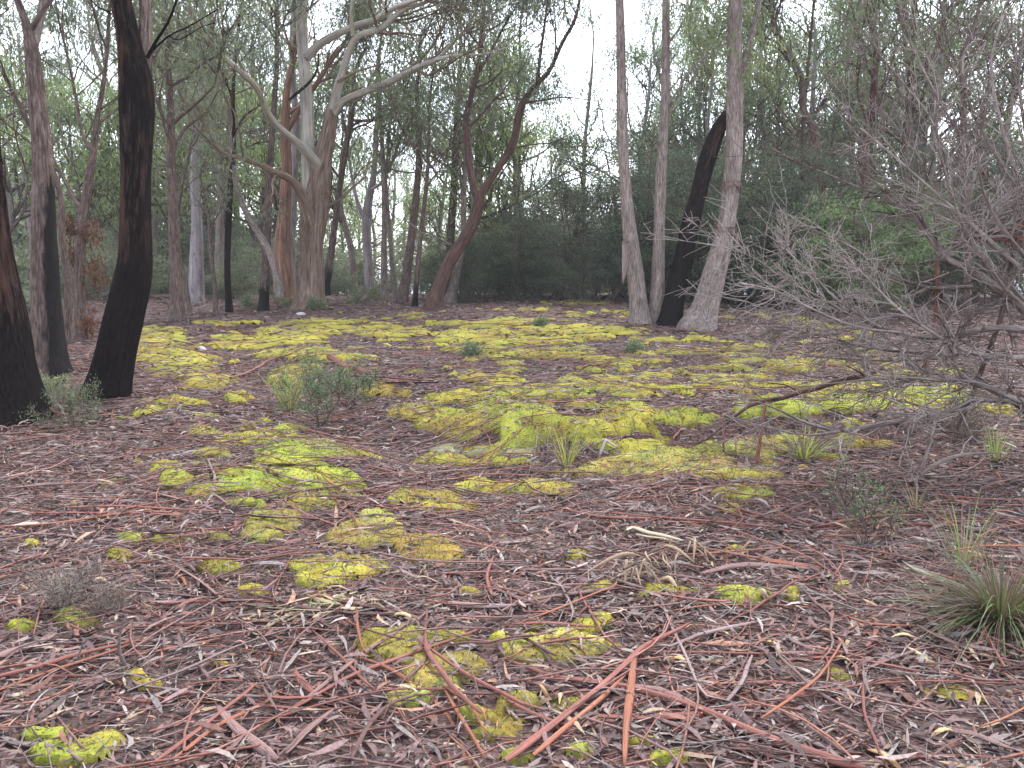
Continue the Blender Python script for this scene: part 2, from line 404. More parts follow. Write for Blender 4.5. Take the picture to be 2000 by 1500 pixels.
def make_ground():
    m, nd, lk = new_mat('forest_floor'); bs = nd['Principled BSDF']
    vec = nd.new('ShaderNodeNewGeometry').outputs['Position']
    n1 = noise(nd, lk, vec, 1, 6, .75, (16, 42, 20)); n2 = noise(nd, lk, vec, .7, 4, .6); n3 = noise(nd, lk, vec, 90, 3, .7)
    r = ramp(nd, [(.30, S(48, 39, 37)), (.45, S(90, 73, 70)), (.58, S(120, 97, 92)), (.72, S(152, 134, 128))]); lk.new(n1.outputs[0], r.inputs[0])
    r3 = ramp(nd, [(.3, (.6, .6, .6)), (.7, (1.3, 1.3, 1.3))]); lk.new(n3.outputs[0], r3.inputs[0])
    c = mixc(nd, lk, 1.0, r.outputs[0], r3.outputs[0], 'MULTIPLY')
    r2 = ramp(nd, [(.4, (.8, .8, .8)), (.6, (1.1, 1.05, 1.05))]); lk.new(n2.outputs[0], r2.inputs[0])
    c = mixc(nd, lk, 1.0, c, r2.outputs[0], 'MULTIPLY')
    lk.new(c, bs.inputs['Base Color']); bs.inputs['Roughness'].default_value = .95; bs.inputs['Specular IOR Level'].default_value = .15
    bp = nd.new('ShaderNodeBump'); bp.inputs['Strength'].default_value = .8; bp.inputs['Distance'].default_value = .03
    lk.new(n1.outputs[0], bp.inputs['Height']); lk.new(bp.outputs[0], bs.inputs['Normal'])
    return m
M['ground'] = make_ground()

def make_rock():
    m, nd, lk = new_mat('lichen_rock'); bs = nd['Principled BSDF']
    vec = nd.new('ShaderNodeNewGeometry').outputs['Position']
    n1 = noise(nd, lk, vec, 22, 6, .7); n2 = noise(nd, lk, vec, 9, 3, .6)
    r = ramp(nd, [(.32, S(84, 80, 70)), (.52, S(124, 120, 108)), (.68, S(190, 186, 178))]); lk.new(n1.outputs[0], r.inputs[0])
    r2 = ramp(nd, [(.34, (0, 0, 0)), (.50, (.9, .9, .9))]); lk.new(n2.outputs[0], r2.inputs[0])
    c = mixc(nd, lk, r2.outputs[0], r.outputs[0], S(118, 112, 66))
    lk.new(c, bs.inputs['Base Color']); bs.inputs['Roughness'].default_value = .9
    bp = nd.new('ShaderNodeBump'); bp.inputs['Strength'].default_value = .7; bp.inputs['Distance'].default_value = .02
    lk.new(n1.outputs[0], bp.inputs['Height']); lk.new(bp.outputs[0], bs.inputs['Normal'])
    return m
M['rock'] = make_rock()

# ---------------------------------------------------------------- ground
def axis(fine_lo, fine_hi, step, lo, hi, g=1.14):
    a = list(np.arange(fine_lo, fine_hi + 1e-6, step)); s = step
    while a[-1] < hi: s *= g; a.append(a[-1] + s)
    s = step; b = []; x = fine_lo
    while x > lo: s *= g; x -= s; b.append(x)
    return np.array(b[::-1] + a)
def build_ground():
    xs = axis(-6, 6, .085, -2500, 2500, 1.06)
    ys = np.r_[axis(1.6, 9, .06, -400, 9.0, 1.16)]; ys = ys[ys <= 9.001]
    ys = np.r_[ys, axis(9.15, 34, .16, 9.14, 3500, 1.09)[1:]]
    ys = np.unique(np.round(ys, 4))
    X, Y = np.meshgrid(xs, ys); Z = height(X, Y)
    v = np.stack([X, Y, Z], -1).reshape(-1, 3); i = np.arange(X.size).reshape(X.shape)
    q = np.stack([i[:-1, :-1], i[:-1, 1:], i[1:, 1:], i[1:, :-1]], -1).reshape(-1, 4)
    mb = MB(); mb.add(v, q); o = mb.obj('ground', M['ground'], kind='structure'); return o
build_ground()

# ---------------------------------------------------------------- moss
# (key, label, [(cx, cy, rx, ry) in photograph pixels], tint)
YG, BG, OR, LM = S(166, 157, 74), S(154, 159, 70), S(160, 138, 70), S(168, 163, 92)
MOSS = [
 ('big bright moss mat left of the litter hollow, in front of the small green shrub', [(560, 915, 120, 58), (480, 935, 110, 30), (640, 935, 55, 24)], BG),
 ('cluster of small yellow moss cushions left of the big bright mat', [(340, 938, 34, 18), (430, 915, 40, 14), (405, 962, 40, 14)], YG),
 ('row of small moss cushions beside the worn track, behind the big mat', [(515, 860, 90, 12), (395, 848, 40, 9), (430, 886, 40, 9)], YG),
 ('long band of yellow moss lining the left edge of the worn track', [(310, 685, 62, 40), (350, 715, 70, 26), (400, 745, 55, 18)], YG),
 ('small moss cushion at the near tip of the band beside the worn track', [(462, 776, 30, 9)], YG),
 ('bright yellow moss mat beyond the track, below the big pale gum', [(500, 672, 60, 14), (560, 662, 100, 15), (590, 690, 80, 10)], YG),
 ('orange-tinted moss under the pile of red bark sheets', [(740, 765, 45, 13), (790, 770, 30, 8)], OR),
 ('wide moss mat at the head of the rocky bank', [(830, 808, 78, 15), (930, 812, 70, 14), (880, 835, 60, 9)], YG),
 ('thick moss cushions over the lichened rock', [(1000, 825, 110, 20), (1060, 850, 60, 26), (900, 850, 40, 10), (960, 882, 40, 12)], YG),
 ('rounded moss cushion at the right end of the mossy bank', [(1245, 876, 42, 15), (1190, 870, 40, 11)], YG),
 ('moss draped along the low bank below the bare twigs', [(1170, 835, 90, 18), (1290, 815, 110, 14)], YG),
 ('long pale green moss mat rising towards the propped red branch', [(1130, 925, 65, 9), (1240, 912, 110, 15), (1350, 898, 120, 19), (1450, 880, 90, 15)], LM),
 ('narrow moss mat split by thin red sticks in the middle of the litter', [(840, 972, 62, 13), (860, 992, 55, 10), (950, 955, 80, 10), (1070, 955, 70, 10)], YG),
 ('moss patch with three lobes in the open middle foreground', [(735, 1030, 52, 26), (710, 1052, 60, 14)], LM),
 ('lumpy lime moss patch behind the cream bark heap, upper one', [(540, 1022, 50, 20), (515, 1045, 36, 10)], LM),
 ('orange and yellow moss patch beside the bundle of red bark slivers', [(850, 1075, 52, 20), (810, 1062, 30, 9)], OR),
 ('wide yellow moss patch just behind the cream bark heap', [(650, 1112, 78, 20), (620, 1135, 50, 14), (505, 1155, 45, 14)], YG),
 ('thin row of moss cushions across the left litter', [(340, 1055, 42, 9), (255, 1055, 22, 8), (420, 1052, 26, 8), (235, 1085, 24, 11)], BG),
 ('vivid green moss patch under the crossing red sticks', [(740, 1258, 66, 28), (780, 1275, 34, 18)], BG),
 ('fuzzy moss mound in front of the long crossing bark strips', [(860, 1322, 50, 22), (800, 1366, 40, 16), (905, 1300, 34, 14)], LM),
 ('flat moss mat with dark twig across it, right of centre front', [(1080, 1262, 85, 22), (1030, 1280, 40, 14)], LM),
 ('bright moss clump on the right beside the drooping dead leaves', [(1460, 1166, 62, 20), (1430, 1155, 40, 10)], BG),
 ('small moss patch below the pale moss mat on the right', [(1445, 965, 46, 16), (1430, 995, 30, 9)], LM),
 ('moss cushions beside the grey dry twig tuft at the left', [(45, 1226, 40, 12), (140, 1210, 34, 13)], BG),
 ('bright green moss at the lower left corner', [(150, 1472, 70, 16), (210, 1450, 34, 13), (90, 1440, 40, 10)], BG),
 ('moss tuft at the bottom edge just left of the upright bark strip', [(1130, 1470, 36, 18)], LM),
 ('moss tuft at the bottom edge left of the long thick bark strip', [(1005, 1480, 40, 18)], LM),
 ('small moss tuft above the bottom-edge tufts, left of the crossing strips', [(1005, 1375, 36, 14)], LM),
 ('moss tufts at the bottom edge right of the upright bark strip', [(1260, 1452, 34, 14), (1310, 1482, 50, 18)], YG),
 ('low moss strip in mid field before the four-trunk clump', [(1060, 684, 85, 9), (1120, 698, 60, 6), (1010, 672, 40, 6)], YG),
 ('moss mat glimpsed through the bare shrub on the far bank', [(1550, 800, 120, 16), (1700, 786, 80, 18), (1830, 770, 90, 14)], BG),
]
SMALL = [(300, 1340, 30, 9), (270, 1330, 26, 12), (430, 1110, 40, 9), (60, 1065, 22, 6), (1190, 1140, 34, 9), (1540, 1165, 22, 14), (1650, 1150, 14, 8), (640, 1180, 40, 8),
         (430, 1300, 24, 8), (920, 1160, 30, 8), (930, 1400, 40, 14), (950, 1440, 36, 12), (1180, 1210, 30, 8), (1120, 1085, 20, 6), (880, 1245, 36, 8), (980, 1250, 24, 8), (1090, 1195, 22, 7), (1110, 1190, 24, 6), (320, 910, 20, 5), (270, 905, 16, 5),
         (1060, 780, 60, 8), (1160, 795, 70, 8), (970, 745, 60, 7), (1240, 770, 60, 7), (1400, 690, 60, 7), (1310, 690, 36, 5), (900, 632, 70, 5), (1000, 640, 80, 4), (700, 640, 120, 6), (760, 650, 80, 5), (920, 686, 70, 6), (1420, 740, 80, 8), (1560, 710, 70, 7),
         (590, 725, 60, 8), (560, 745, 30, 9), (650, 700, 70, 6), (640, 630, 90, 4), (450, 632, 60, 4), (1220, 610, 30, 4), (1130, 592, 60, 3), (860, 900, 60, 8), (1000, 905, 80, 7), (1430, 930, 60, 6), (1560, 860, 90, 8), (1690, 870, 40, 6), (1640, 830, 60, 8), (1620, 895, 30, 5), (470, 985, 50, 5), (150, 985, 24, 4)]

def ell(px, py, L):
    m = np.full(px.shape, -9.0)
    for cx, cy, rx, ry in L:
        m = np.maximum(m, 1.0 - np.sqrt(((px - cx) / rx) ** 2 + ((py - cy) / ry) ** 2))
    return m
def moss_field(X, Y, small=True):
    """moss height over the terrain, owner index (-1 = loose moss) and cushion hash"""
    Z = height(X, Y); px, py = project(np.stack([X, Y, Z], -1)); px = np.nan_to_num(px, nan=-999); py = np.nan_to_num(py, nan=-999)
    n = fbm(X * 3.6, Y * 2.4, seed=41, oct=5)
    best = np.full(X.shape, -9.0); own = np.full(X.shape, -1)
    for k, (lab, L, tint) in enumerate(MOSS):
        e = ell(px, py, L); own = np.where(e > best, k, own); best = np.maximum(best, e)
    n8 = vnoise(X * 17, Y * 13, seed=43) - .5; n = n + .10 * n8
    hero = np.minimum(best, .55) + (n - .5) * 2.1 + .17 + .06 * sstep(6, 4.5, Y)
    own = np.where(hero > 0, own, -1)
    sm = np.minimum(ell(px, py, SMALL), .45) + (n - .5) * 2.2 + .10
    mid = fbm(X * .6, Y * .5, seed=61, oct=4) + .95 * (n - .5) + .35 * (vnoise(X * 1.3, Y * 3.4, seed=63) - .5)
    zone = sstep(5.6, 7.2, Y) * sstep(24, 17, Y) * sstep(-4.6, -2.5, X + .05 * Y) * sstep(6.5 + .1 * Y, 3.5 + .1 * Y, X)
    zone = zone * sstep(.25, .7, path_dist(X, Y))
    fld = (mid - .565) * 3.0 * zone - (1 - zone) * .9
    fore = (fbm(X * 2.6 + 40, Y * 2.6, seed=71, oct=4) - .74) * 2.6 * sstep(7.5, 5.5, Y)
    fld = np.maximum(fld, np.where(Y < 7.0, fore, -1))
    m = np.maximum(np.maximum(hero, sm), fld)
    cell = np.clip(.085 + .011 * Y, .08, .3)
    cq = np.where(Y < 5, .13, np.where(Y < 9, .20, .34))
    F, hh = worley(X + .03 * np.sin(Y * 9), Y * .8, 1.0, 5) if False else (None, None)
    F = np.zeros(X.shape); hh = np.zeros(X.shape)
    for c_ in (.13, .20, .34):
        s = cq == c_
        if s.any():
            f_, h_ = worley(X[s], Y[s], c_, 5); F[s] = f_; hh[s] = h_
    dome = np.sqrt(np.clip(1 - (F / .86) ** 2, 0, 1))
    amp = np.clip(.022 + .0052 * Y, .034, .078)
    mm = np.clip(m * 2.2, 0, 1)
    h = amp * (np.sqrt(mm) * (.30 + .70 * dome) * (.6 + .5 * hh)) - .10 * amp - np.where(m < .22, (.22 - m) * .16 * (1 - dome), 0)
    h = h + (.010 * (vnoise(X * 24, Y * 24, seed=13) - .5) + .008 * (vnoise(X * 60, Y * 60, seed=14) - .5)) * (Y < 8)
    h = np.where(m > 0, h, -.02)
    return h, own, hh, Z, m
def build_moss():
    per = {k: MB() for k in range(-1, len(MOSS))}
    bands = [(2.0, 4.6, .016), (4.6, 8.2, .026), (8.2, 14, .055), (14, 26, .11)]
    fz = {k: [] for k in range(-1, len(MOSS))}
    for y0, y1, s in bands:
        ys = np.arange(y0, y1 + s * .5, s); w = .72 * y1 + .4
        xs = np.arange(-w, w, s)
        X, Y = np.meshgrid(xs, ys)
        X = X + (vnoise(X * 9, Y * 9, seed=2) - .5) * s * .6
        h, own, hh, Z, n = moss_field(X, Y)
        keepv = h > .002
        tint = np.array([YG] + [mm[2] for mm in MOSS])[own + 1]
        g = fbm(X * 1.9, Y * 1.9, seed=91, oct=3); o2 = fbm(X * 2.6 + 7, Y * 2.6, seed=95, oct=3)
        c = tint * (1 - .55 * sstep(.52, .72, g)[..., None]) + np.array(S(134, 148, 70)) * (.55 * sstep(.52, .72, g)[..., None])
        c = c * (1 - .7 * sstep(.50, .68, o2)[..., None]) + np.array(S(142, 120, 72)) * (.7 * sstep(.50, .68, o2)[..., None])
        c = c * (.78 + .36 * hh[..., None])
        Fd, _h = worley(X, Y, .13 if y1 < 5 else (.20 if y1 < 9 else .34), 5); c = c * (1 - .32 * sstep(.5, .85, Fd)[..., None]) + np.array(S(128, 104, 60)) * (.32 * sstep(.5, .85, Fd)[..., None])  # brown dead moss between cushions; its colour also darkens the recesses like shade
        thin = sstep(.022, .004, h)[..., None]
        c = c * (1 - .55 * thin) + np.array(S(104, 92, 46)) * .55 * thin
        kc = keepv[:-1, :-1].astype(int) + keepv[1:, :-1] + keepv[:-1, 1:] + keepv[1:, 1:]
        ow = own[:-1, :-1]
        V = np.stack([X, Y, Z + h], -1)
        idx = np.arange(X.size).reshape(X.shape)
        for k in np.unique(ow[kc >= 2]):
            sel = (kc >= 2) & (ow == k); r, cc_ = np.nonzero(sel)
            q = np.stack([idx[r, cc_], idx[r, cc_ + 1], idx[r + 1, cc_ + 1], idx[r + 1, cc_]], -1)
            u, inv = np.unique(q, return_inverse=True)
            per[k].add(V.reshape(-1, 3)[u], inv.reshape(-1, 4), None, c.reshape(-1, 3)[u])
        if y1 < 8.5:   # moss sprigs
            den = 7500 if y1 < 5 else 2200
            pr = den * s * s
            ks = RNG.random(X.shape) < pr
            ks &= (h > .006) | ((own < 0) & (n > -.30) & (RNG.random(X.shape) < .30 * np.clip(1 + n / .30, 0, 1)))
            for k in np.unique(own[ks]):
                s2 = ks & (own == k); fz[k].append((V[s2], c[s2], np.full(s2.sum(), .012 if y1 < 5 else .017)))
    for k, L in fz.items():
        if not L: continue
        p = np.vstack([a[0] for a in L]); c = np.vstack([a[1] for a in L]); ln = np.concatenate([a[2] for a in L])
        N = len(p); p = p + RNG.normal(size=(N, 3)) * [.006, .006, 0] - [0, 0, .003]
        d = RNG.normal(size=(N, 3)) * [.7, .7, .2] + [0, 0, 1]
        ln = ln * RNG.uniform(.6, 1.4, N)
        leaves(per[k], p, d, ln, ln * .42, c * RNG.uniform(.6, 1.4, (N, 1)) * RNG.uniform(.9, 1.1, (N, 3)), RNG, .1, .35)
    for k, mb in per.items():
        if mb.n == 0: continue
        if k < 0:
            o = mb.obj('moss', M['moss'], kind='stuff'); tag(o, 'scattered yellow-green moss cushions between bark and leaf litter', 'moss')
        else:
            mb.thing('moss_mat', M['moss'], MOSS[k][0], 'moss', 'moss mats on the forest floor')
build_moss()
def surf(x, y):
    """terrain plus moss"""
    h, *_r = moss_field(np.atleast_1d(np.asarray(x, float)), np.atleast_1d(np.asarray(y, float)))
    return _r[2] + np.maximum(h, 0)

# ---------------------------------------------------------------- leaf litter
PAL = np.array([S(132, 106, 104), S(116, 92, 90), S(148, 131, 125), S(166, 152, 145), S(92, 75, 72), S(72, 60, 58), S(136, 95, 82), S(120, 83, 74), S(166, 142, 115), S(140, 131, 128), S(154, 117, 98), S(178, 165, 150)]) * .78
PALW = np.array([.18, .16, .12, .055, .12, .09, .10, .09, .04, .045, .04, .02]); PALW = PALW / PALW.sum()
def wedge(n, y0, y1, rng, wide=.78):
    y = np.sqrt(rng.uniform(y0 * y0, y1 * y1, n)); x = rng.uniform(-1, 1, n) * (wide * y + .8); return x, y
def litter_leaves(mb, n, y0, y1, rng, L=(.05, .12), W=(.009, .02), lift=.02, bright=1.0, dirs=None, mossrate=.20):
    x, y = wedge(n, y0, y1, rng); h, own, hh, Z, nn = moss_field(x, y)
    on = h > .006; keep = ~on | (rng.random(n) < mossrate); x, y, Z, h = x[keep], y[keep], Z[keep], h[keep]; n = len(x)
    z = Z + np.maximum(h, 0) + rng.random(n) ** 1.5 * lift + .003
    a = rng.uniform(0, TAU, n)
    d = np.stack([np.cos(a), np.sin(a), rng.normal(0, .16, n)], -1); d = norm(d)
    c = PAL[rng.choice(len(PAL), n, p=PALW)] * rng.uniform(.7, 1.2, (n, 1)) * bright
    ln = rng.uniform(*L, n); wd = rng.uniform(*W, n)
    sidev = np.stack([-np.sin(a), np.cos(a), rng.normal(0, .45, n)], -1); sidev = norm(sidev)
    up = np.cross(d, sidev); P0 = np.stack([x, y, z], -1) - d * (ln * .5)[:, None]
    bend = rng.normal(0, .06, n); sw = rng.normal(0, .06, n)
    # 4 stations: foot, belly, shoulder, tip; two verts on the inner ones
    st = []
    for f, w in ((0, 0), (.33, 1), (.68, .8), (1, 0)):
        b = P0 + d * (ln * f)[:, None] + up * (ln * bend * 4 * f * (1 - f))[:, None] + sidev * (ln * sw * 4 * f * (1 - f))[:, None]
        st.append((b + sidev * (wd * .5 * w)[:, None], b - sidev * (wd * .5 * w)[:, None]))
    v = np.stack([st[0][0], st[1][0], st[1][1], st[2][0], st[2][1], st[3][0]], 1).reshape(-1, 3)
    i = np.arange(n)[:, None] * 6
    mb.add(v, i + [[1, 2, 4, 3]], np.vstack([i + [[0, 2, 1]], i + [[3, 4, 5]]]), np.repeat(c, 6, 0))
def litter_twigs(mb, n, y0, y1, rng, L=(.1, .45), R=(.0015, .004), pal=None, lift=.03, k=4, mossrate=.32, flat=.5):
    x, y = wedge(n, y0, y1, rng)
    a = rng.normal(0, flat, n) + np.where(rng.random(n) < .5, 0, math.pi); ln = rng.uniform(*L, n); r = rng.uniform(*R, n)
    d = np.stack([np.cos(a), np.sin(a)], -1); pr = np.stack([-d[:, 1], d[:, 0]], -1); bend = rng.normal(0, .10, n)
    f = np.linspace(-.5, .5, 5)
    xy = np.stack([x, y], -1)[:, None] + d[:, None] * (ln[:, None] * f)[..., None] + pr[:, None] * (ln[:, None] * bend[:, None] * (.25 - f * f) * 4)[..., None]
    h, own, hh, Z, nn = moss_field(xy[..., 0].ravel(), xy[..., 1].ravel())
    z = (Z + np.maximum(h, 0)).reshape(n, 5)
    lf = rng.random(n) ** 2 * lift
    zl = z[:, :1] + (z[:, 4:] - z[:, :1]) * (f + .5); z = np.maximum(.4 * z + .6 * zl, z - .004) + lf[:, None] + r[:, None]
    z = z + rng.normal(0, .05, n)[:, None] * ln[:, None] * f * (ln[:, None] < .3)
    ok = (h.reshape(n, 5)[:, 2] < .006) | (rng.random(n) < mossrate)
    P = np.concatenate([xy, z[..., None]], -1)[ok]; r = r[ok]
    pal = PAL if pal is None else pal
    c = pal[rng.integers(0, len(pal), len(P))] * rng.uniform(.7, 1.2, (len(P), 1))
    tubes(mb, P, r[:, None] * np.array([1, 1, .95, .85, .6]), k, c)
TWIG = np.array([S(108, 94, 90), S(130, 118, 114), S(98, 80, 75), S(122, 90, 80), S(146, 135, 130), S(84, 71, 68), S(136, 124, 120)])
REDS = np.array([S(136, 84, 72), S(124, 80, 72), S(146, 92, 76), S(112, 76, 72), S(134, 98, 92), S(156, 98, 76), S(126, 92, 88)]); REDS = REDS * .82 + REDS.mean(1, keepdims=True) * .18
def build_litter():
    rng = np.random.default_rng(11)
    mb = MB()
    litter_leaves(mb, 24000, 2.0, 6.2, rng, (.04, .115), (.007, .016), lift=.028)
    litter_leaves(mb, 5000, 2.0, 7.5, rng, (.11, .19), (.012, .022), lift=.04)
    litter_leaves(mb, 40000, 6.2, 12, rng, (.05, .13), (.010, .022), .03, mossrate=.5)
    litter_leaves(mb, 40000, 12, 27, rng, (.07, .2), (.016, .04), .035, mossrate=.6)
    litter_leaves(mb, 26000, 2.0, 6.0, rng, (.010, .035), (.004, .012), lift=.030)
    litter_leaves(mb, 9000, 2.0, 7.0, rng, (.06, .16), (.003, .007), lift=.034)
    o = mb.obj('leaf_litter', M['litter'], kind='stuff'); tag(o, 'carpet of dead mauve-brown gum leaves over the forest floor', 'leaf litter')
    mb = MB()
    litter_twigs(mb, 6500, 2.0, 6.2, rng, (.05, .36), (.001, .003), TWIG, .03, flat=1.2)
    litter_twigs(mb, 5200, 6.2, 12, rng, (.12, .55), (.0016, .004), TWIG, .03, flat=1.1)
    litter_twigs(mb, 3000, 12, 26, rng, (.25, 1.0), (.003, .007), TWIG, .03, flat=1.0, k=3)
    o = mb.obj('twig_litter', M['litter'], kind='stuff'); tag(o, 'fine grey and brown twigs mixed through the leaf litter', 'twig litter')
    mb = MB()
    litter_twigs(mb, 1700, 2.0, 6.2, rng, (.12, .75), (.0018, .005), REDS, .045, flat=.85)
    litter_twigs(mb, 1500, 6.2, 12, rng, (.2, .9), (.0022, .0055), REDS, .03, flat=.7)
    litter_twigs(mb, 450, 12, 22, rng, (.4, 1.4), (.004, .009), REDS, .03, flat=.6, k=3)
    o = mb.obj('bark_litter', M['litter'], kind='stuff'); tag(o, 'thin shed slivers of red-brown bark strewn in the litter', 'bark litter')
build_litter()

# hero strips of shed bark, sticks and branches on the floor
def lay(pix, n=None, lift=.012, sag=.0):
    """photograph pixels (px, py, width_px) -> points on the floor and widths in metres"""
    p = np.array([(a[0], a[1]) for a in pix], float); w = np.array([a[2] for a in pix], float)
    g = ground(p[:, 0], p[:, 1]); wm = w * fdepth(g) / FPX
    k = n or max(8, int(np.linalg.norm(np.diff(g, axis=0), axis=1).sum() / .07))
    k = min(k, 48)
    q = spline(np.c_[g, wm], k); xy = q[:, :2]
    xy = xy + (np.stack([vnoise(np.arange(k) * .35, p[0, 0], seed=1), vnoise(np.arange(k) * .35, p[0, 1], seed=2)], -1) - .5) * .018
    z = surf(xy[:, 0], xy[:, 1]); zc = z.copy()
    line = np.linspace(z[0], z[-1], k)
    # a stiff strip bridges the hollows: upper envelope of a smoothed floor
    ker = np.ones(9) / 9; zs = np.convolve(np.pad(z, 4, mode='edge'), ker, 'valid')
    zz = np.maximum(zs, zc - .015) + lift
    return np.c_[xy, zz], q[:, 3]
RB, OB, PB, GB, DB = S(130, 84, 75), S(148, 96, 75), S(124, 97, 93), S(132, 114, 112), S(92, 68, 65)
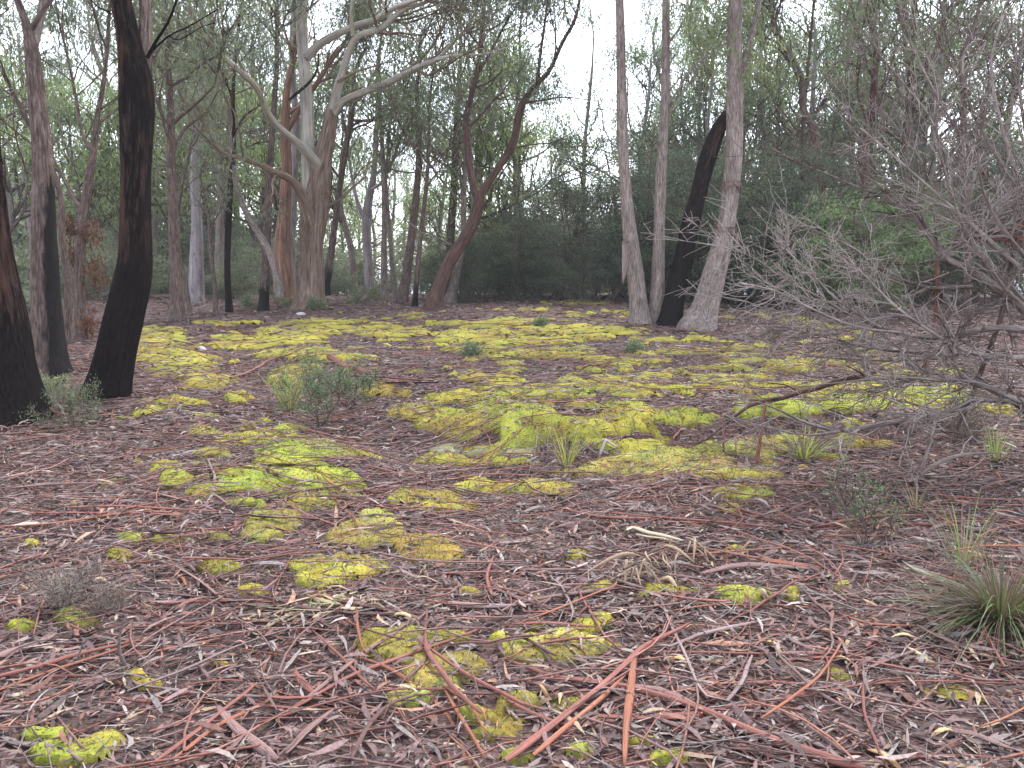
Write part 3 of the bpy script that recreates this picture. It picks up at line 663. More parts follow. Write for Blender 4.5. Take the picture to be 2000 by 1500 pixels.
STRIPS = [
 ([(985, 1512, 24), (1130, 1392, 22), (1250, 1292, 17), (1348, 1233, 6)], RB, 1.2, .055, 'long thick red bark strip running up from the bottom edge, crossing two others'),
 ([(1040, 1500, 14), (1150, 1400, 12), (1235, 1325, 7)], OB, 1.1, .045, 'orange bark strip hugging the long thick strip at the bottom edge'),
 ([(1246, 1300, 16), (1232, 1380, 18), (1222, 1460, 16), (1216, 1520, 13)], OB, .9, .05, 'upright orange-brown bark strip reaching the bottom edge below the crossing point'),
 ([(985, 1300, 10), (1090, 1330, 15), (1200, 1350, 17), (1330, 1382, 20), (1440, 1428, 24), (1540, 1468, 27), (1690, 1520, 28)], RB, 1.1, .03, 'thickest red bark strip slanting down to the lower right corner'),
 ([(1140, 1345, 6), (1290, 1358, 18), (1380, 1400, 10)], PB, .6, .03, 'flat flap of bark lifting off the thickest slanting strip'),
 ([(1128, 1168, 6), (1168, 1236, 9), (1218, 1296, 9)], RB, 1.0, .035, 'thin dark red bark strip pointing down to the crossing point'),
 ([(1000, 1338, 10), (1060, 1334, 11), (1140, 1342, 8)], RB, 1.0, .02, 'short red bark roll left of the crossing strips'),
 ([(990, 1385, 9), (1060, 1415, 10), (1130, 1432, 7)], RB, 1.0, .02, 'short red strip under the left side of the crossing point'),
 ([(1262, 1283, 7), (1400, 1284, 8), (1500, 1284, 9), (1665, 1288, 7)], RB, 1.0, .02, 'straight red strip running right from the crossing point'),
 ([(570, 1400, 13), (660, 1330, 13), (740, 1270, 12), (832, 1212, 10)], PB, 1.1, .03, 'long mauve bark strip over the vivid green moss patch'),
 ([(560, 1408, 9), (690, 1335, 11), (800, 1288, 15), (880, 1262, 10), (950, 1240, 7)], RB, 1.1, .03, 'knobbly red strip parallel to the mauve strip, just in front of it'),
 ([(612, 1248, 5), (680, 1312, 8), (735, 1372, 7)], RB, 1.0, .05, 'thin red strip crossing the mauve strip at its lower end'),
 ([(694, 1204, 6), (706, 1258, 8), (718, 1298, 5)], OB, 1.0, .05, 'short orange sliver standing over the vivid green moss'),
 ([(864, 1354, 7), (902, 1422, 9), (946, 1506, 9)], OB, 1.0, .04, 'orange split strip pointing at the bottom edge, left of centre'),
 ([(872, 1360, 5), (918, 1400, 7), (955, 1455, 5)], OB, .8, .04, 'thin orange splinter splitting from the bottom strip left of centre'),
 ([(822, 1278, 6), (900, 1335, 9), (1010, 1392, 10), (1060, 1410, 8)], RB, 1.1, .035, 'red strip passing in front of the fuzzy moss mound'),
 ([(500, 1432, 9), (640, 1385, 10), (780, 1362, 8), (900, 1362, 9)], RB, 1.0, .03, 'long thin red strip across the lower left centre'),
 ([(500, 1388, 10), (600, 1398, 7), (690, 1395, 6)], RB, 1.0, .03, 'red strip lying level at the lower left centre'),
 ([(690, 1500, 10), (720, 1440, 12), (770, 1385, 12), (850, 1370, 8)], DB, .9, .03, 'bent brown bark strip curving up from the bottom edge'),
 ([(640, 1440, 8), (760, 1440, 12), (900, 1428, 8)], DB, .8, .02, 'brown bark strip lying level near the bottom edge'),
 ([(300, 1512, 16), (390, 1440, 15), (500, 1352, 12)], RB, 1.1, .04, 'stout red bark strip near the lower left corner'),
 ([(340, 1500, 12), (440, 1430, 11), (540, 1370, 8)], OB, 1.0, .035, 'orange bark strip beside the stout strip at lower left'),
 ([(430, 1395, 16), (470, 1440, 22), (540, 1500, 20)], PB, .5, .03, 'broad flat mauve bark sheet crossing the strips at lower left'),
 ([(560, 1490, 16), (600, 1440, 18), (650, 1400, 10)], PB, .4, .03, 'flat pinkish bark sheet by the bottom edge'),
 ([(0, 1292, 26), (60, 1272, 22), (110, 1248, 8)], PB, .5, .03, 'wide curling mauve bark slab at the left edge'),
 ([(-20, 1345, 8), (70, 1318, 10), (160, 1290, 10), (260, 1265, 7)], RB, 1.0, .04, 'uppermost red strip of the bundle at the left edge'),
 ([(-20, 1372, 9), (80, 1330, 11), (180, 1300, 10), (275, 1260, 7)], OB, 1.0, .03, 'orange strip of the bundle at the left edge'),
 ([(-20, 1330, 8), (90, 1328, 9), (190, 1328, 8)], RB, 1.0, .02, 'lowest red strip of the bundle at the left edge'),
 ([(-20, 1362, 7), (60, 1345, 8), (130, 1310, 8), (230, 1300, 6)], DB, 1.0, .02, 'dark strip inside the bundle at the left edge'),
 ([(240, 1378, 8), (300, 1383, 9), (390, 1360, 7)], RB, 1.0, .03, 'curved red strip below the left bundle'),
 ([(270, 1292, 9), (350, 1275, 10), (430, 1258, 6)], OB, 1.0, .03, 'splintered orange strip right of the left bundle'),
 ([(340, 1110, 10), (390, 1142, 13), (440, 1185, 11)], PB, .6, .03, 'flat mauve strip slanting through the left middle litter'),
 ([(350, 1128, 8), (365, 1152, 7)], OB, .8, .02, 'tiny orange bark chip beside the slanting mauve strip'),
 ([(130, 1003, 8), (230, 998, 9), (330, 1005, 8), (430, 1012, 6)], RB, 1.0, .05, 'upper red strip of the level bundle across the left'),
 ([(40, 1010, 8), (150, 1010, 9), (270, 1008, 8), (360, 1018, 7)], RB, 1.0, .03, 'middle red strip of the level bundle across the left'),
 ([(-10, 1040, 7), (110, 1032, 8), (220, 1012, 9), (330, 1002, 6)], OB, 1.0, .04, 'slanting orange strip of the level bundle across the left'),
 ([(90, 1046, 7), (200, 1022, 8), (300, 1008, 6)], DB, 1.0, .02, 'dark slanting strip of the level bundle across the left'),
 ([(60, 1050, 8), (140, 1055, 9), (150, 1062, 7)], PB, .7, .03, 'mauve strip lying below the level left bundle'),
 ([(260, 962, 10), (320, 975, 11), (380, 990, 9)], PB, .6, .03, 'flat mauve strip above the level left bundle'),
 ([(180, 975, 5), (240, 982, 6), (295, 992, 4)], GB, .7, .02, 'pale bleached stick near the level left bundle'),
 ([(700, 752, 6), (780, 756, 8), (860, 752, 6)], DB, .8, .05, 'dark bark sheet topping the pile over the orange moss'),
 ([(690, 740, 5), (770, 745, 7), (850, 748, 5)], RB, .8, .05, 'red bark strip at the back of the pile over the orange moss'),
 ([(640, 705, 12), (680, 722, 14), (730, 735, 8)], RB, .5, .05, 'torn red bark sheet behind the small green shrub'),
 ([(1135, 724, 7), (1165, 719, 10), (1192, 714, 5)], RB, .6, .05, 'curled red bark sheet in mid field left of the clump'),
 ([(990, 690, 4), (1040, 686, 4), (1095, 676, 4)], DB, .9, .05, 'straight dark stick across the moss in mid field'),
 ([(480, 895, 7), (530, 878, 7), (560, 862, 6)], DB, 1.1, .05, 'short dark branch lying on the big bright moss mat'),
 ([(450, 745, 6), (520, 712, 7), (580, 698, 5)], RB, .9, .05, 'dark red branch beside the worn track'),
 ([(740, 965, 6), (840, 945, 8), (940, 935, 7), (1060, 933, 6)], RB, 1.0, .03, 'long red strip above the narrow split moss mat'),
 ([(660, 975, 5), (760, 952, 7), (860, 930, 7), (960, 915, 6)], PB, 1.0, .03, 'upper mauve strip across the litter hollow'),
 ([(500, 985, 6), (580, 972, 8), (680, 962, 6)], DB, 1.0, .03, 'dark strip along the front of the big bright moss mat'),
 ([(820, 860, 4), (890, 848, 5), (945, 840, 4)], RB, 1.0, .03, 'red stick lying up against the mossy rock'),
 ([(1095, 1004, 6), (1170, 1016, 8), (1250, 1022, 9), (1340, 1022, 7)], RB, 1.0, .04, 'left strip of the red bundle in the right middle litter'),
 ([(1190, 1012, 7), (1320, 1024, 9), (1420, 1032, 9), (1520, 1042, 7)], RB, 1.0, .05, 'long straight strip of the red bundle in the right middle litter'),
 ([(1280, 1028, 6), (1400, 1030, 7), (1580, 1050, 6)], OB, 1.0, .03, 'right orange strip of the red bundle in the right middle litter'),
 ([(1280, 1072, 7), (1370, 1082, 8), (1460, 1098, 10), (1590, 1116, 9)], RB, 1.1, .04, 'stout red strip right of the cream bark curl'),
 ([(1372, 1130, 14), (1440, 1114, 18), (1540, 1112, 12), (1600, 1122, 8)], PB, .5, .03, 'broad mauve bark sheet right of the drooping dead leaves'),
 ([(985, 1195, 8), (1070, 1178, 12), (1150, 1166, 14), (1220, 1155, 8)], PB, .7, .03, 'wide mauve bark strip left of the drooping dead leaves'),
 ([(1010, 1122, 8), (1100, 1122, 9), (1190, 1124, 7)], PB, .8, .03, 'grey-mauve strip above the wide mauve strip'),
 ([(1020, 1230, 5), (1100, 1204, 7), (1205, 1155, 5)], OB, 1.0, .05, 'thin orange stick crossing the wide mauve bark strip'),
 ([(1000, 1233, 7), (1080, 1230, 10), (1165, 1238, 6)], RB, .7, .03, 'ragged red strip just behind the flat moss mat'),
 ([(1490, 1425, 7), (1560, 1372, 9), (1605, 1332, 7), (1642, 1268, 4)], OB, 1.0, .05, 'forked orange stick standing out at lower right'),
 ([(1490, 1385, 7), (1580, 1370, 8), (1680, 1350, 8), (1800, 1345, 7), (1990, 1352, 6)], RB, 1.0, .03, 'long red strip crossing the lower right litter'),
 ([(1520, 1400, 12), (1590, 1440, 13), (1660, 1490, 11)], PB, .9, .03, 'mauve strip above the thickest strip at lower right'),
 ([(1500, 1284, 8), (1580, 1284, 9), (1680, 1280, 6)], PB, .9, .02, 'mauve strip lying level in the right front litter'),
 ([(1670, 1326, 9), (1740, 1298, 11), (1810, 1268, 7)], PB, .7, .03, 'mauve bark slat slanting right of the forked orange stick'),
 ([(1500, 1194, 6), (1600, 1196, 7), (1640, 1205, 6), (1700, 1228, 7), (1790, 1236, 6)], OB, 1.0, .03, 'bent orange strip in the right middle litter'),
 ([(1310, 1200, 4), (1400, 1195, 5), (1500, 1195, 4)], OB, 1.0, .03, 'straight thin orange strip under the right moss clump'),
 ([(1490, 1104, 8), (1560, 1112, 10), (1612, 1120, 7)], OB, 1.1, .03, 'orange bark roll left of the grass tussock'),
 ([(1840, 1255, 6), (1890, 1205, 5)], OB, .9, .06, 'short orange stick in the shadow of the grass tussock'),
 ([(1800, 1240, 6), (1850, 1265, 7), (1890, 1300, 6)], OB, .9, .03, 'orange stick below the grass tussock'),
 ([(1915, 1440, 8), (1960, 1420, 9), (2010, 1392, 8)], OB, 1.0, .04, 'orange bark stick at the lower right corner'),
 ([(1850, 1118, 4), (1920, 1108, 9), (2010, 1106, 11)], OB, 1.1, .16, 'smooth orange branch lying over the grass tussock'),
 ([(1830, 1440, 12), (1900, 1450, 16), (1980, 1480, 12)], PB, .5, .03, 'broad mauve bark sheet at the lower right corner'),
 ([(1140, 1510, 9), (1190, 1460, 10), (1215, 1420, 7)], DB, .9, .03, 'dark strip tucked left of the upright orange-brown strip'),
 ([(1290, 1180, 6), (1330, 1345, 6)][:1] + [(1380, 1375, 10), (1440, 1350, 12), (1470, 1290, 10)], GB, .9, .03, 'crooked grey branch right of the crossing strips'),
 ([(880, 1190, 26), (930, 1196, 24), (1010, 1194, 14)], GB, .9, .04, 'curled grey bark slab folded over at centre front'),
 ([(960, 1180, 9), (950, 1140, 7), (962, 1100, 6)], RB, .8, .05, 'bundle of red bark slivers beside the orange moss'),
 ([(985, 1262, 9), (1030, 1270, 10), (1085, 1298, 9)], DB, 1.2, .03, 'dark crooked twig lying over the flat moss mat'),
]
def build_strips():
    for k, (pix, c, curl, lift, lab) in enumerate(STRIPS):
        pix = sorted(pix, key=lambda a: a[0]) if lab.startswith('crooked') else pix
        P, W = lay(pix, lift=lift * .6 + .009)
        mb = MB(); rs = np.random.default_rng(100 + k)
        W = W * (1 + .25 * (vnoise(np.arange(len(W)) * .4, k, seed=4) - .5)); W[0] *= .6; W[-1] *= .45
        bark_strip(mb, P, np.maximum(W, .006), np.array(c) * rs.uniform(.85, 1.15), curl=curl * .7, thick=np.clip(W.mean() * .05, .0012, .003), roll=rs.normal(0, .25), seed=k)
        mb.thing('bark_strip', M['strip'], lab, 'bark strip', 'shed bark strips on the forest floor')
build_strips()
def loose_strips():
    rng = np.random.default_rng(404)
    cols = [RB, RB, PB, PB, DB, OB, GB, S(116, 92, 88)]
    for k in range(230):
        far = k >= 150
        y = math.sqrt(rng.uniform(2.1 ** 2, 5.2 ** 2)) if not far else rng.uniform(5.2, 11); x = rng.uniform(-.7, .7) * y
        if far and moss_field(np.array([x]), np.array([y]))[0][0] > .004 and rng.random() < .7: continue
        ln = rng.uniform(.18, .75) if rng.random() < .8 else rng.uniform(.75, 1.2); a = rng.normal(0, .75); n = max(8, int(ln / .045)); t = np.linspace(-.5, .5, n); d = np.array([math.cos(a), math.sin(a)]); pr = np.array([-d[1], d[0]])
        xy = np.array([x, y]) + d * (t * ln)[:, None] + pr * (ln * (rng.normal(0, .09) * (1 - 4 * t * t) + .03 * (vnoise(t * 6, k, seed=6) - .5)))[:, None]
        z = surf(xy[:, 0], xy[:, 1]); zs = np.convolve(np.pad(z, 4, mode='edge'), np.ones(9) / 9, 'valid'); zz = np.maximum(zs, z - .012) + .006 + .03 * rng.random() ** 2 + rng.normal(0, .03) * t
        zz = np.maximum(zz, z + .001); w = rng.uniform(.007, .026) * (1 + .5 * (vnoise(t * 9, k, seed=7) - .5)) * np.clip(1.25 - np.abs(t) * 1.5, .3, 1); mb = MB()
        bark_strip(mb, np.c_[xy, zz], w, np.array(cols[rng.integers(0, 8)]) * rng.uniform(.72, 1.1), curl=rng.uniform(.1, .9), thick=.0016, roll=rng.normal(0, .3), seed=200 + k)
        px, py = project(np.array([x, y, float(z.mean())])); zn = 'left' if px < 667 else ('middle' if px < 1334 else 'right')
        fr = 'nearest foreground' if py > 1250 else ('foreground' if py > 1000 else 'middle ground')
        mb.thing('bark_strip', M['strip'], 'weathered loose bark strip half sunk in the litter of the ' + zn + ' ' + fr, 'bark strip', 'loose bark strips, ' + zn + ' ' + fr)
loose_strips()

# ---------------------------------------------------------------- trees
def rot_about(d, ang, rng):
    a = norm(np.cross(d, rng.normal(size=3))); return d * math.cos(ang) + a * math.sin(ang)
def grow(rng, p, d, L, r, lev, segs, tips, up=.12, spread=(.5, 1.0), kids=(3, 5), wob=.22, ratio=(.5, .72)):
    pts = [np.array(p, float)]; d = norm(np.array(d, float))
    for i in range(5):
        d = norm(d + rng.normal(0, wob, 3) + [0, 0, up]); pts.append(pts[-1] + d * L / 5)
    pts = np.array(pts); segs.append((pts, np.linspace(r, r * .38, 6)))
    if lev <= 0:
        tips.append(pts[-1]); tips.append(pts[3]); return
    for k in range(rng.integers(*kids)):
        f = rng.uniform(.3, 1.0) if k else 1.0
        i = min(4, int(f * 5)); q = pts[i] + (pts[i + 1] - pts[i]) * (f * 5 - i)
        dd = rot_about(norm(pts[i + 1] - pts[i]), rng.uniform(*spread) * (1 if k else .5), rng)
        grow(rng, q, dd, L * rng.uniform(*ratio), max(r * .55, .004), lev - 1, segs, tips, up, spread, kids, wob, ratio)
def clumps(mb, tips, rng, n=55, rad=.42, L=(.09, .16), W=.024, tint=S(96, 112, 84), tint2=S(132, 146, 92), droop=1.1, flat=.75, drop=.15, keep=1.0, grey=.35):
    tips = np.array(tips)
    if keep < 1: tips = tips[rng.random(len(tips)) < keep]
    N = len(tips); k = rng.poisson(n, N); ci = np.repeat(np.arange(N), k); T = len(ci)
    r = rad * rng.uniform(.6, 1.3, N)[ci]
    g = norm(rng.normal(size=(T, 3))) * (rng.random((T, 1)) ** .45) * r[:, None]; g[:, 2] *= flat
    p = tips[ci] + g - [0, 0, drop * rad]
    d = rng.normal(size=(T, 3)) * .7 + norm(g + 1e-6) * .4; d[:, 2] -= droop
    ln = rng.uniform(*L, T)
    mixf = np.clip(rng.normal(.4, .38, N), 0, 1.25)[ci][:, None]
    c = (np.array(tint) * (1 - mixf) + np.array(tint2) * mixf) * rng.uniform(.65, 1.3, (T, 1))
    c = c * (1 - grey) + c.mean(1, keepdims=True) * np.array([1.0, 1.02, .96]) * grey
    leaves(mb, p, d, ln, W * rng.uniform(.7, 1.3, T), c, rng)
def add_segs(mb, segs, k=5, m=None, rough=0):
    if segs: tubes(mb, np.array([s[0] for s in segs]), np.array([s[1] for s in segs]), k, m=m, rough=rough)

def trace(pix, Y0, dY=0.0, n=None, base=False):
    """traced limb: pixels with widths at a depth that drifts by dY from first to last"""
    p = np.array(pix, float); f = np.linspace(0, 1, len(p))
    P = at(p[:, 0], p[:, 1], Y0 + dY * f); R = p[:, 2] * .5 * fdepth(P) / FPX
    L = np.linalg.norm(np.diff(P, axis=0), axis=1).sum(); n = n or int(np.clip(L / .12, 8, 70))
    q = spline(np.c_[P, R], n); return q[:, :3], np.maximum(q[:, 3], .004)
def base_Y(px, py):
    return float(ground(np.array([px]), np.array([py]))[0, 1])

def hero(name, label, mat, trunk, ext=None, limbs=(), Y=None, dY=0, sides=22, rough=.10, mask=None, grows=(), crown=None, group=None, cat='tree', crownmat='leaf', seed=0, extra=None, branchmat=None, flare=1.0):
    """trunk: traced pixels foot to top; ext: (dx, dy, dz, r_end) the trunk's run above the frame;
    limbs: [(pixels, dY, mat)]; grows: [(which, n, length, lev)] twiggy growth from trunk top or limb ends"""
    rng = np.random.default_rng(500 + seed)
    bx, by, bw = trunk[0]; Y = Y or base_Y(bx, by)
    foot = at(bx, by, Y); foot[2] = height(foot[0], foot[1])
    root = empty(name, foot, label, cat, group)
    P, R = trace(trunk, Y, dY)
    # sink the foot below the floor with a small flare
    P = np.vstack([P[0] - [0, 0, .25], P]); R = np.r_[R[0] * 1.08 * flare, R]; R[1] *= 1.02
    hgt = P[:, 2] - foot[2]; R = R * (1 + .22 * flare * np.exp(-np.maximum(hgt, 0) / .16))
    if ext is not None:
        dx, dy, dz, re = ext; top = P[-1]; d0 = norm(P[-1] - P[-4])
        n = max(8, int(dz / .3)); s = np.linspace(0, 1, n)[1:, None]
        E = top + np.array([dx, dy, dz]) * s + (d0 * dz - np.array([dx, dy, dz])) * (s * (1 - s) ** 2)
        E = E + (np.stack([vnoise(s[:, 0] * 4, seed, seed=3), vnoise(s[:, 0] * 4, seed + 9, seed=4), s[:, 0] * 0 + .5], -1) - .5) * .35 * s
        P = np.vstack([P, E]); R = np.r_[R, np.linspace(R[-1], re, n)[1:]]
    mb = MB(); tubes(mb, P, R, sides, rough=rough, m=mask, seed=seed); mb.obj('trunk', M[mat], root)
    ends = {'trunk': (P, R)}
    for i, lb in enumerate(limbs):
        pix, ldY = lb[0], lb[1]; lm = lb[2] if len(lb) > 2 else mat; Ys = Y + (lb[3] if len(lb) > 3 else 0.0)
        lp, lr = trace(pix, Ys, ldY); mb = MB(); tubes(mb, lp, lr, 12, rough=rough * .8, seed=seed + i + 1, m=lb[4] if len(lb) > 4 else None)
        mb.obj('limb', M[lm], root); ends[i] = (lp, lr)
    segs, tips = [], []
    for g in grows:
        which, n, L, lev = g[:4]; f0, f1 = g[4] if len(g) > 4 else (.6, 1.0); kw = g[5] if len(g) > 5 else {}
        p, r = ends[which]
        for k in range(n):
            f = rng.uniform(f0, f1) if (k or f0 == f1 or f1 < 1) else 1.0
            i = min(len(p) - 2, int(f * (len(p) - 1))); t = norm(p[i + 1] - p[i])
            d = rot_about(t, rng.uniform(.5, 1.15) if f < .97 else rng.uniform(.1, .5), rng)
            grow(rng, p[i], d, L * rng.uniform(.75, 1.2), max(.006, r[i] * (.5 if f < .97 else .9)), lev, segs, tips, **kw)
    if segs:
        mb = MB(); add_segs(mb, segs, 5); mb.obj('twigs', M[branchmat or mat], root, kind='stuff')
    if crown and tips:
        mb = MB(); clumps(mb, tips, rng, **crown); mb.obj('crown', M[crownmat], root)
    if extra: extra(root, Y, ends, rng)
    return root, tips

def full(b, a, L): return np.ones(b.shape[:-1])
def char_low(z0, z1, amt=1.0):
    return lambda b, a, L: amt * sstep(z1, z0, b[..., 2])
def char_side(ang, wd, z0=0, z1=99, amt=1.0):
    return lambda b, a, L: amt * np.clip(np.cos(np.broadcast_to(a, b.shape[:-1]) - ang) * wd + (1 - wd) + .15, 0, 1) * sstep(z1, z1 - 1.5, b[..., 2])

GREEN = dict(n=60, rad=.45, L=(.09, .16), W=.024)
def cr(n=60, rad=.45, t=(100, 110, 94), t2=(134, 144, 106), L=(.10, .18), W=.026, keep=1.0, droop=1.1):
    return dict(n=n * .42, rad=rad, L=L, W=W, tint=S(*t), tint2=S(*t2), keep=keep, droop=droop)

hero('tree', 'thick charred trunk at the left edge of the picture', 'char', [(28, 818, 122), (12, 720, 100), (2, 610, 86), (-14, 500, 74), (-28, 340, 62), (-62, 0, 56)], (-.6, .3, 4.5, .06),
     mask=char_low(.3, 1.6), sides=30, rough=.14, grows=[('trunk', 4, 1.8, 2, (.75, 1.0))], crown=cr(45, .4), seed=1)
hero('tree', 'half-burnt grey trunk forking at the top, between the two charred trunks', 'brown', [(98, 732, 66), (92, 640, 56), (88, 540, 50), (86, 420, 42), (82, 300, 34), (72, 190, 32), (62, 100, 28), (52, 50, 16), (34, 0, 13)], (-.5, .2, 3, .03),
     limbs=[([(64, 95, 20), (76, 50, 16), (84, 0, 15), (92, -120, 12)], .3, 'grey')], mask=char_side(0.25, .85, 0, 3.2, .9), sides=28, rough=.16,
     grows=[('trunk', 6, 1.7, 2, (.72, 1.0)), (0, 4, 1.6, 2, (.5, 1.0))], crown=cr(50, .4), seed=2)
def t3x(root, Y, ends, rng):
    for k, (pix, ry) in enumerate([([(288, 112, 8), (305, 80, 6), (330, 40, 5), (352, -20, 4)], -.3), ([(292, 104, 5), (330, 70, 3.4), (372, 50, 2.6), (425, 18, 1.6)], -.5), ([(330, 70, 2.6), (350, 78, 2), (395, 52, 1.6), (420, 45, 1.2)], -.5), ([(215, 25, 4), (190, 12, 3), (170, -10, 2.4)], .2)]):
        p, r = trace(pix, Y, ry); mb = MB(); tubes(mb, p, r, 7, rough=.1, m=1.0, seed=k); mb.obj('branch', M['char'], root)
hero('tree', 'tall black charred trunk bending at its foot, nearest tree on the left', 'char', [(208, 778, 80), (222, 715, 76), (238, 640, 74), (256, 560, 70), (264, 500, 62), (264, 400, 57), (266, 300, 60), (267, 200, 65), (262, 130, 58), (248, 60, 46), (236, 0, 42)], (-.35, .1, 5.5, .06),
     limbs=[([(276, 140, 30), (281, 90, 26), (284, 40, 24), (283, 0, 24), (280, -150, 20)], .2, 'brown', )], mask=lambda b, a, L: .30 + .38 * sstep(1.9, .7, b[..., 2]) + .22 * (vnoise(b[..., 0] * 5, b[..., 1] * 5, b[..., 2] * .9, 5) - .5) + .12 * np.cos(np.broadcast_to(a, b.shape[:-1]) + .3), sides=36, rough=.19,
     grows=[('trunk', 4, 2.0, 2, (.8, 1.0)), (0, 2, 1.6, 2, (.8, 1.0))], crown=cr(45, .42), seed=3, extra=t3x)
def brown_clusters(root, Y, ends, rng):
    for px, py, w, h in ((135, 440, 14, 26), (178, 450, 16, 34), (188, 530, 18, 44), (172, 630, 14, 36), (140, 500, 12, 30)):
        c = at(px, py, Y); n = 150; s = Y / FPX
        p = c + RNG.normal(size=(n, 3)) * [w * s * .6, .12, h * s * .45]; d = RNG.normal(size=(n, 3)) * .5 + [0, 0, -1]
        mb = MB(); leaves(mb, p, d, RNG.uniform(.08, .15, n), .03, np.array(S(104, 70, 54)) * RNG.uniform(.6, 1.3, (n, 1)), RNG); mb.obj('dead_leaf_cluster', M['brownleaf'], root, kind='stuff')
hero('tree', 'thin grey trunk hung with clusters of dead brown leaves behind the half-burnt tree', 'brown', [(157, 668, 26), (156, 590, 20), (156, 500, 19), (163, 420, 16), (175, 340, 16), (182, 300, 13), (190, 230, 10), (205, 140, 8), (215, 0, 6)], (.2, .3, 1.5, .02),
     limbs=[([(163, 420, 11), (140, 380, 8), (120, 340, 6), (100, 300, 4)], .5), ([(182, 300, 8), (160, 260, 7), (150, 200, 6), (130, 100, 4)], .6)], grows=[('trunk', 9, 1.7, 2, (.5, 1.0)), (0, 3, 1.2, 1), (1, 5, 1.6, 2)], crown=cr(60, .42), seed=4, extra=brown_clusters)
hero('tree', 'slim leaning grey trunk at the left behind the half-burnt tree', 'brown', [(128, 655, 18), (134, 560, 15), (122, 470, 13), (112, 360, 10), (30, 190, 8), (0, 130, 6)], None, Y=12.5, grows=[('trunk', 6, 1.6, 2, (.5, 1.0))], crown=cr(60, .42), seed=5)
hero('tree', 'straight slender brown trunk right of the tall black tree', 'brown', [(346, 628, 30), (345, 560, 24), (340, 450, 20), (335, 330, 17), (333, 220, 14), (328, 120, 12), (322, 0, 10)], (.1, .3, 4, .03),
     limbs=[([(338, 300, 7), (355, 260, 6), (375, 240, 5), (400, 225, 3)], .4), ([(333, 250, 6), (312, 215, 5), (300, 170, 4), (290, 90, 3)], .3), ([(338, 290, 6), (322, 250, 5), (310, 190, 4)], -.3)],
     grows=[('trunk', 10, 1.9, 2, (.4, 1.0)), (0, 3, 1.2, 1), (1, 4, 1.3, 2), (2, 3, 1.2, 1)], crown=cr(54, .42, keep=.7), seed=6)
hero('tree', 'thin leaning stem crossing behind the slender brown trunk', 'brown', [(372, 612, 9), (360, 540, 8), (345, 470, 7), (352, 380, 6), (372, 290, 5)], None, seed=7, sides=10, grows=[('trunk', 3, 1.2, 1, (.7, 1))], crown=cr(40, .4))
hero('tree', 'pale grey trunk standing in the haze left of centre', 'pale', [(383, 580, 30), (384, 500, 25), (384, 430, 19), (380, 350, 17), (384, 250, 14), (390, 120, 11), (395, 0, 9)], (.2, .5, 4, .04), Y=24, grows=[('trunk', 10, 2.6, 2, (.45, 1))], crown=cr(70, .6, L=(.14, .22), W=.034), seed=8)
hero('tree', 'thin wavy brown stem left of the black sapling', 'brown', [(421, 612, 9), (420, 560, 8), (412, 500, 8), (408, 430, 6), (398, 370, 4)], None, sides=10, seed=9, grows=[('trunk', 3, 1.0, 1, (.7, 1))], crown=cr(40, .4))
hero('tree', 'thin black burnt sapling left of the orange trunk', 'char', [(448, 610, 14), (444, 530, 12), (446, 450, 12), (450, 370, 11), (456, 290, 9), (455, 200, 8), (460, 110, 6), (470, 20, 5)], (.1, .2, 1.5, .015), mask=char_low(1.8, 3.4), sides=12, seed=10,
     limbs=[([(457, 260, 5), (480, 225, 4), (510, 205, 2.5)], -.4), ([(455, 200, 4), (440, 150, 3), (425, 110, 2)], .3)], grows=[('trunk', 8, 1.4, 2, (.5, 1)), (0, 3, 1, 1), (1, 3, 1, 1)], crown=cr(50, .40, keep=.55))
hero('tree', 'slim dark brown trunk in front of the orange trunk', 'brown', [(514, 608, 20), (519, 530, 17), (521, 450, 17), (525, 370, 15), (529, 300, 12), (536, 200, 11), (541, 100, 9), (540, 0, 8)], (.1, .2, 3, .03), mask=char_low(.2, 1.6, .8), sides=16, seed=11,
     grows=[('trunk', 7, 1.6, 2, (.6, 1))], crown=cr(50, .42, keep=.5))
hero('tree', 'tan trunk leaning left behind the slim dark trunk', 'grey', [(545, 560, 16), (525, 490, 14), (495, 440, 13), (470, 390, 11), (455, 330, 9), (452, 250, 8)], None, Y=20, sides=14, seed=12, grows=[('trunk', 5, 1.8, 2, (.6, 1))], crown=cr(60, .5))
hero('tree', 'orange-brown trunk with peeled bark beside the big gum', 'orange', [(556, 592, 46), (554, 540, 36), (552, 470, 31), (556, 400, 24), (560, 330, 20), (558, 260, 18), (560, 180, 14), (575, 100, 11), (585, 0, 9)], (.2, .2, 3, .04), sides=20, seed=13, mask=char_side(3.3, .55, 0, 1.2, .5),
     limbs=[([(562, 250, 13), (600, 190, 10), (640, 130, 8), (660, 100, 6)], .5), ([(548, 445, 13), (541, 405, 13), (538, 382, 12)], -.1, 'char')],
     grows=[('trunk', 6, 2.0, 2, (.55, 1)), (0, 5, 1.6, 2)], crown=cr(60, .48))
hero('tree', 'pale trunk tucked just behind the orange trunk', 'pale', [(568, 589, 24), (566, 480, 22), (572, 380, 18), (578, 250, 14), (570, 120, 11), (575, 0, 10)], (.1, .6, 4, .03), Y=23.5, sides=14, seed=14, grows=[('trunk', 6, 2.2, 2, (.55, 1))], crown=cr(60, .5))

